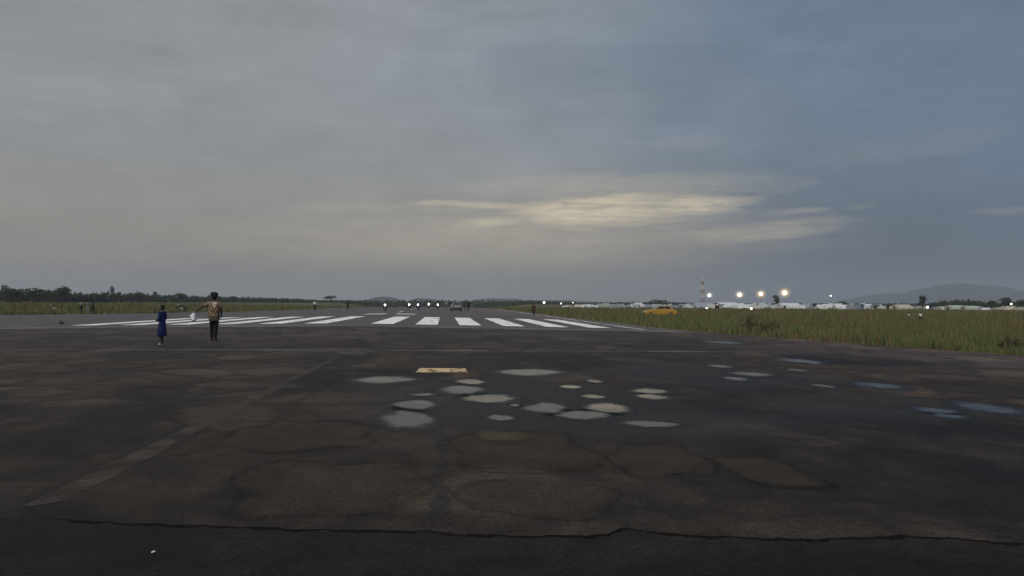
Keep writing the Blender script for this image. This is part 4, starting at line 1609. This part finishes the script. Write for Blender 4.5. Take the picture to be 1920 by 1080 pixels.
def car(label, loc, rz, col, group=None):
    t = thing('car', label, 'car', loc, rz, group)
    pm = plain('car_paint', col, .3, var=.05, spec=.5)
    # lower body: side outline (y along the car, z up) lofted over the width
    low = [(-2.12, .34), (-2.14, .60), (-2.05, .86), (-1.55, .93), (.62, .95), (1.55, .84), (2.05, .72), (2.14, .52), (2.10, .30), (1.75, .22), (-1.8, .22)]
    secs = [(-.84, .93), (-.80, 1.0), (-.40, 1.02), (.40, 1.02), (.80, 1.0), (.84, .93)]
    mb = MB()
    n = len(low)
    vs, fs = [], []
    for x, k in secs:
        for y, z in low:
            vs.append((x, y * (.985 if abs(x) > .82 else 1), .58 + (z - .58) * k))
    for i in range(len(secs) - 1):
        for q_ in range(n):
            q2 = (q_ + 1) % n
            fs.append((i * n + q_, i * n + q2, (i + 1) * n + q2, (i + 1) * n + q_))
    fs.append(tuple(range(n)))
    fs.append(tuple((len(secs) - 1) * n + q_ for q_ in reversed(range(n))))
    mb.add(vs, fs)
    body = mb.obj('body', pm, t)
    cab = MB()
    b0 = [(-1.62, .93), (.86, .93)]
    vs = [(-.76, -1.62, .93), (.76, -1.62, .93), (.76, .86, .93), (-.76, .86, .93),
          (-.60, -1.12, 1.42), (.60, -1.12, 1.42), (.60, .18, 1.44), (-.60, .18, 1.44)]
    cab.add(vs, [(4, 5, 6, 7), (0, 1, 5, 4), (1, 2, 6, 5), (2, 3, 7, 6), (3, 0, 4, 7)])
    ro = cab.obj('cabin', pm, t)
    bv = ro.modifiers.new('bevel', 'BEVEL')
    bv.width = .05
    bv.segments = 2

    def pane(nm, quad, off):
        m_ = MB()
        c = sum((Vector(q_) for q_ in quad), Vector()) / 4
        m_.add([tuple(Vector(q_) + Vector(off)) for q_ in quad], [(0, 1, 2, 3)])
        return m_.obj(nm, M_GLASS, ro)
    for s in (-1, 1):
        for ya, yb, ta, tb in ((-1.38, -.50, -1.05, -.50), (-.42, .68, -.42, .12)):
            pane('side_window', [(s * .735, ya, 1.0), (s * .735, yb, 1.0), (s * .625, tb, 1.36), (s * .625, ta, 1.36)], (s * .012, 0, .004))
    pane('windscreen', [(-.66, .79, .99), (.66, .79, .99), (.56, .24, 1.38), (-.56, .24, 1.38)], (0, .012, .012))
    pane('rear_window', [(-.66, -1.56, .99), (.66, -1.56, .99), (.56, -1.17, 1.37), (-.56, -1.17, 1.37)], (0, -.012, .012))
    for x in (-.78, .78):
        for y in (-1.30, 1.32):
            wh = MB().torus((x, y, .31), .22, .095, 'x', 18, 8).obj('tyre', M_TYRE, t, True)
            MB().tube([(x - .08, y, .31), (x + .08, y, .31)], .16, 14).obj('rim', M_RIM, wh)
    for x in (-.58, .58):
        MB().box((x, 2.12, .64), (.34, .07, .15)).obj('headlight', M_HEADOFF, t)
        MB().box((x, -2.12, .74), (.30, .06, .16)).obj('tail_light', M_TAIL, t)
        MB().box((x * 1.55, .62, 1.02), (.14, .08, .10)).obj('wing_mirror', M_BLACKP, t)
    for s in (-1, 1):
        for y in (-.95, .15):
            MB().box((s * .848, y, .80), (.02, .14, .025)).obj('door_handle', M_BLACKP, t)
    MB().box((0, 2.14, .40), (1.5, .08, .14)).obj('bumper', M_BLACKP, t)
    MB().box((0, -2.14, .42), (1.5, .08, .14)).obj('bumper', M_BLACKP, t)
    return t


car('yellow taxi car standing in the grass right of the runway', on(1237, 593.5, gnd) + Vector((0, 0, -.02)), YAW + rad(82), (0.44, 0.25, 0.035))
car('grey car seen from behind on the runway among the people', on(855, 583), YAW - rad(2), (0.19, 0.185, 0.18))

# ------------------------------------------------------------------ the camp: tents and shelters
TARP = [plain('white_tarpaulin', (0.58, 0.58, 0.57), .8, var=.2, sc=.9), plain('grey_tarpaulin', (0.28, 0.29, 0.30), .8, var=.25, sc=.9),
        plain('cream_tarpaulin', (0.46, 0.42, 0.33), .8, var=.25, sc=.9), plain('bluish_tarpaulin', (0.27, 0.31, 0.36), .8, var=.25, sc=.9),
        plain('pale_green_tarpaulin', (0.36, 0.40, 0.32), .8, var=.25, sc=.9)]
TARPN = ['white', 'grey', 'cream', 'bluish', 'pale green']
M_DARKIN = plain('dark_tent_inside', (0.02, 0.02, 0.02), .9)
M_POLE = plain('grey_pole', (0.2, 0.2, 0.2), .6)
TENT = {}


def tent_meshes(shape, var):
    k = (shape, var)
    if k in TENT:
        return TENT[k]
    rng = random.Random(var * 7 + len(shape))
    parts = {}
    mb = MB()
    if shape == 'ridge':
        wall = rng.uniform(.5, 1.0)
        top = rng.uniform(2.0, 2.5)
        secs = [-2.4, -1.2, 0, 1.2, 2.4]
        prof = [(-1.75, 0), (-1.6, wall), (0, top), (1.6, wall), (1.75, 0)]
        vs, fs = [], []
        for i, x in enumerate(secs):
            sag = 0.14 * math.sin(i / 4 * PI)
            for (y, z) in prof:
                vs.append((x, y, z - (sag if z > 0 else 0) + rng.uniform(-.03, .03) * (z > 0)))
        for i in range(4):
            for q_ in range(4):
                fs.append((i * 5 + q_, i * 5 + q_ + 1, (i + 1) * 5 + q_ + 1, (i + 1) * 5 + q_))
        fs += [(0, 1, 2, 3, 4), (24, 23, 22, 21, 20)]
        mb.add(vs, fs)
        parts['door_flap'] = (MB().add([(-.4, -1.80, .02), (.4, -1.80, .02), (.3, -1.66, wall * .92), (-.3, -1.66, wall * .92)], [(0, 1, 2, 3)]), M_DARKIN)
    elif shape == 'arch':
        vs, fs = [], []
        n = 10
        for x in (-4.0, -2, 0, 2, 4.0):
            for q_ in range(n + 1):
                a = PI * q_ / n
                vs.append((x, -2.6 * math.cos(a), 2.7 * math.sin(a) ** .8 + rng.uniform(-.03, .03)))
        m_ = n + 1
        for i in range(4):
            for q_ in range(n):
                fs.append((i * m_ + q_, i * m_ + q_ + 1, (i + 1) * m_ + q_ + 1, (i + 1) * m_ + q_))
        fs += [tuple(range(m_)), tuple(4 * m_ + q_ for q_ in reversed(range(m_)))]
        mb.add(vs, fs)
        parts['door_flap'] = (MB().add([(-4.02, -.6, .02), (-4.02, .6, .02), (-4.02, .5, 1.8), (-4.02, -.5, 1.8)], [(0, 1, 2, 3)]), M_DARKIN)
    else:                        # lean-to of sheets over poles
        h1, h2 = rng.uniform(1.7, 2.2), rng.uniform(1.2, 1.6)
        vs, fs = [], []
        for i in range(6):
            for q_ in range(5):
                x, y = -2.0 + 4.0 * i / 5, -1.6 + 3.2 * q_ / 4
                z = h1 + (h2 - h1) * q_ / 4 - .12 * math.sin(PI * i / 5) * math.sin(PI * q_ / 4) + rng.uniform(-.03, .03)
                vs.append((x, y, z))
        for i in range(5):
            for q_ in range(4):
                fs.append((i * 5 + q_, i * 5 + q_ + 1, (i + 1) * 5 + q_ + 1, (i + 1) * 5 + q_))
        mb.add(vs, fs)
        mb.add([(-2, -1.58, 0), (.6, -1.58, 0), (.6, -1.58, h1 - .04), (-2, -1.58, h1 - .04)], [(0, 1, 2, 3)])
        mb.add([(-1.98, 1.58, 0), (1.98, 1.58, 0), (1.98, 1.58, h2 - .04), (-1.98, 1.58, h2 - .04)], [(0, 1, 2, 3)])
        for s in (-1.98, 1.98):
            mb.add([(s, -1.56, 0), (s, 1.56, 0), (s, 1.56, h2 - .04), (s, -1.56, h1 - .04)], [(0, 1, 2, 3)])
        for q_, x in enumerate((-1.9, .65, 1.9)):
            parts['pole%d' % q_] = (MB().tube([(x, -1.62, 0), (x, -1.62, h1 - .02)], .05, 6), M_POLE)
    parts['tarp'] = (mb, None)
    TENT[k] = {n_: (m_.mesh(n_, mat), mat) for n_, (m_, mat) in parts.items()}
    for n_, (me_, mat) in TENT[k].items():
        if mat is None:
            me_.materials.append(TARP[0])
    return TENT[k]


specs = []
rng = random.Random(21)
px = 1060
while px < 1915:
    if px < 1200:
        step, sc, dist = rng.uniform(5, 9), rng.uniform(.40, .90), rng.uniform(300, 430)
        mats = [0, 0, 1, 2, 4]
    elif px < 1290:
        step, sc, dist = rng.uniform(5, 9), rng.uniform(.6, .85), rng.uniform(270, 360)
        mats = [0, 1, 1, 2, 3]
    elif px < 1660:
        step, sc, dist = rng.uniform(5, 9), rng.uniform(.45, 1.1), rng.uniform(265, 400)
        mats = [0, 0, 0, 1, 3]
    else:
        step, sc, dist = rng.uniform(11, 22), rng.uniform(.55, .8), rng.uniform(290, 380)
        mats = [0, 2, 2, 4, 1]
    shape = rng.choice(['ridge', 'ridge', 'ridge', 'lean', 'lean'])
    specs.append((px, dist, sc, shape, rng.choice(mats), rng.uniform(-.9, .9) + (PI / 2 if rng.random() < .5 else 0), rng.randint(0, 5)))
    px += step
for q_ in ((1790, 300, .68, 'arch', 4, .05, 0), (1818, 300, .62, 'arch', 4, .0, 1), (1362, 300, .85, 'arch', 0, .1, 0), (1690, 310, .72, 'arch', 2, .05, 2), (1478, 285, .8, 'arch', 0, -.1, 1)):
    specs.append(q_)
specs.sort()
KINDN = {'ridge': 'ridge tent', 'arch': 'long arched tent', 'lean': 'sheet shelter on poles'}
for k, (px, dist, sc, shape, mi, rz, var) in enumerate(specs):
    p = far_at(px, dist)
    t = thing('tent' if shape != 'lean' else 'shelter', '%s %s, %s shelter from the left end of the camp' % (TARPN[mi], KINDN[shape], ordinal(k + 1)), 'tent', p, YAW + rz, 'tents and shelters of the camp', sc)
    for n_, (me_, mat) in tent_meshes(shape, var).items():
        o = link(n_.rstrip('012'), me_, t)
        if mat is None:
            o.material_slots[0].link = 'OBJECT'
            o.material_slots[0].material = TARP[mi]

# ------------------------------------------------------------------ lattice mast
M_RED = plain('red_mast_paint', (0.26, 0.13, 0.12), .6)
M_MW = plain('white_mast_paint', (0.62, 0.62, 0.61), .6)
mpos = far_at(1317, 430)
d = ray(1317, 519)
MH = CAM_H + d.z * 430 / math.hypot(d.x, d.y) - mpos.z
mast = thing('lattice_mast', 'red and white banded lattice mast above the camp', 'mast', mpos, .5)
NB = 7
for i in range(NB):
    mb = MB()
    z0, z1 = MH * i / NB, MH * (i + 1) / NB

    def wd(z):
        return 1.55 * (1 - z / MH) + .55
    for sx, sy in ((-1, -1), (1, -1), (1, 1), (-1, 1)):
        mb.tube([(sx * wd(z0) / 2, sy * wd(z0) / 2, z0), (sx * wd(z1) / 2, sy * wd(z1) / 2, z1)], .075, 6)
    c = [(-1, -1), (1, -1), (1, 1), (-1, 1)]
    for q_ in range(4):
        a, b2 = c[q_], c[(q_ + 1) % 4]
        mb.tube([(a[0] * wd(z0) / 2, a[1] * wd(z0) / 2, z0), (b2[0] * wd(z1) / 2, b2[1] * wd(z1) / 2, z1)], .055, 5)
        mb.tube([(b2[0] * wd(z0) / 2, b2[1] * wd(z0) / 2, z0), (a[0] * wd(z1) / 2, a[1] * wd(z1) / 2, z1)], .055, 5)
        mb.tube([(a[0] * wd(z1) / 2, a[1] * wd(z1) / 2, z1), (b2[0] * wd(z1) / 2, b2[1] * wd(z1) / 2, z1)], .07, 5)
    mb.obj('mast_section', M_MW if i % 2 == 0 else M_RED, mast)
MB().tube([(0, 0, MH), (0, 0, MH + 1.6)], .06, 6).obj('antenna', M_MW, mast)
MB().box((0, 0, MH), (1.1, 1.1, .25)).obj('platform', M_MW, mast)
MB().ell((.35, -.45, MH * .62), (.45, .2, .45), 12, 7).obj('dish', M_MW, mast, True)

# ------------------------------------------------------------------ lamps that are lit
LAMPM = {}


def lampmat(col, st):
    k = (col, st)
    if k not in LAMPM:
        LAMPM[k] = plain('lit_lamp', (0.8, 0.8, 0.8), .3, emit=col, strength=st, var=.02)
    return LAMPM[k]


def halomat(col, dens):  # mostly transparent emission, a painted halo and no glass
    k = ('halo', col, dens)
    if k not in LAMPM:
        m = bpy.data.materials.new('lamp_halo')
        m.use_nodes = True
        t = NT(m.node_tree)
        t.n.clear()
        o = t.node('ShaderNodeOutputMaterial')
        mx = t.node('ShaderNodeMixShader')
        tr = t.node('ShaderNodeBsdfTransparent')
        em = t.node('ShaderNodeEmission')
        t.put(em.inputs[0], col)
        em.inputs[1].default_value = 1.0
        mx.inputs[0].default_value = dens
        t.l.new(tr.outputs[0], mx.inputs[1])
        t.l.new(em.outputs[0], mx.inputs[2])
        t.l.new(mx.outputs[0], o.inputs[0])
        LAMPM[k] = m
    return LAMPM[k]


def lamp(label, px, py, dist, size, col, st, group='lit lamps over the camp'):
    p = far_at(px, dist)
    d = ray(px, py)
    h = CAM_H + d.z * dist / math.hypot(d.x, d.y) - p.z
    t = thing('lamp_post', label, 'lamp', p, YAW, group)
    MB().tube([(0, .3, -.1), (0, .3, h * .6), (0, .3, h + size * .5)], [.10, .08, .06], 8).obj('pole', M_POLE, t)
    MB().tube([(0, .3, h + size * .45), (0, .0, h + size * .62)], .05, 6).obj('arm', M_POLE, t)
    MB().lathe([(size * .20, size * .50), (size * .22, size * .42), (size * .10, size * .58)][::-1], 14, (0, 0, h)).obj('lamp_shade', M_POLE, t)
    MB().ell((0, -.02, h), (size * .42, size * .42, size * .40), 14, 8).obj('lamp_globe', lampmat(col, st), t, True)
    if size > 1.2:  # added glowing shells imitate the soft bloom round the big lamps
        MB().ell((0, -.02, h), (size * 1.15, size * 1.15, size * 1.05), 18, 10).obj('halo_shell', halomat(col, .07), t, True)
        MB().ell((0, -.02, h), (size * .80, size * .80, size * .72), 18, 10).obj('halo_shell', halomat(col, .18), t, True)


WARM, WHITE, PINK = (1.0, 0.70, 0.40), (1.0, 0.97, 0.92), (1.0, 0.78, 0.72)
lamp('bright white lamp just right of the red and white mast', 1330, 553.5, 350, 1.3, WHITE, 6)
lamp('bright warm lamp, leftmost of three high lamps over the camp', 1386.5, 552.5, 350, 1.8, (1.0, 0.80, 0.60), 5)
lamp('bright warm lamp, middle of three high lamps over the camp', 1426.5, 551, 350, 1.9, WARM, 5)
lamp('bright warm lamp, rightmost and highest of three lamps over the camp', 1471, 549, 350, 2.2, WARM, 6)
lamp('faint small white lamp above the dark round bush', 1557.5, 554.5, 420, .65, WHITE, 8)
lamp('wide white lamp above the green at the left end of the camp', 1020, 567.3, 330, .9, WHITE, 12)
lamp('tiny white lamp right of the wide lamp at the camp end', 1052, 569, 360, .55, WHITE, 6)
lamp('tiny dim lamp, third from the left end of the camp', 1074, 567.5, 400, .5, WHITE, 4)
lamp('pinkish lamp low among the tents below the gap between mast and high lamps', 1345, 572, 270, .8, PINK, 5)
lamp('small white lamp at the grass edge below the mast', 1325, 578.5, 235, .55, WHITE, 7)
lamp('low white lamp at the grass edge below the middle high lamp', 1408.5, 579, 225, .75, (1.0, 0.9, 0.86), 8)
lamp('low white lamp right of the lone upright tree', 1739, 576, 260, .75, WHITE, 5)
lamp('white lamp at the right end of the camp in front of the trees', 1896, 570, 330, .8, WHITE, 3)

# ------------------------------------------------------------------ evening haze
hz = MB().box((0, 3500, 121), (17600, 12000, 258))
m = bpy.data.materials.new('haze')
m.use_nodes = True
t = NT(m.node_tree)
t.n.clear()
o = t.node('ShaderNodeOutputMaterial')
pv = t.node('ShaderNodeVolumePrincipled')
pv.inputs['Color'].default_value = (0.84, 0.88, 0.94, 1)
pv.inputs['Density'].default_value = 0.00019
pv.inputs['Anisotropy'].default_value = 0.2
t.l.new(pv.outputs[0], o.inputs['Volume'])
tag(hz.obj('haze', m), 'thin evening haze over the airfield', 'haze', kind='stuff')
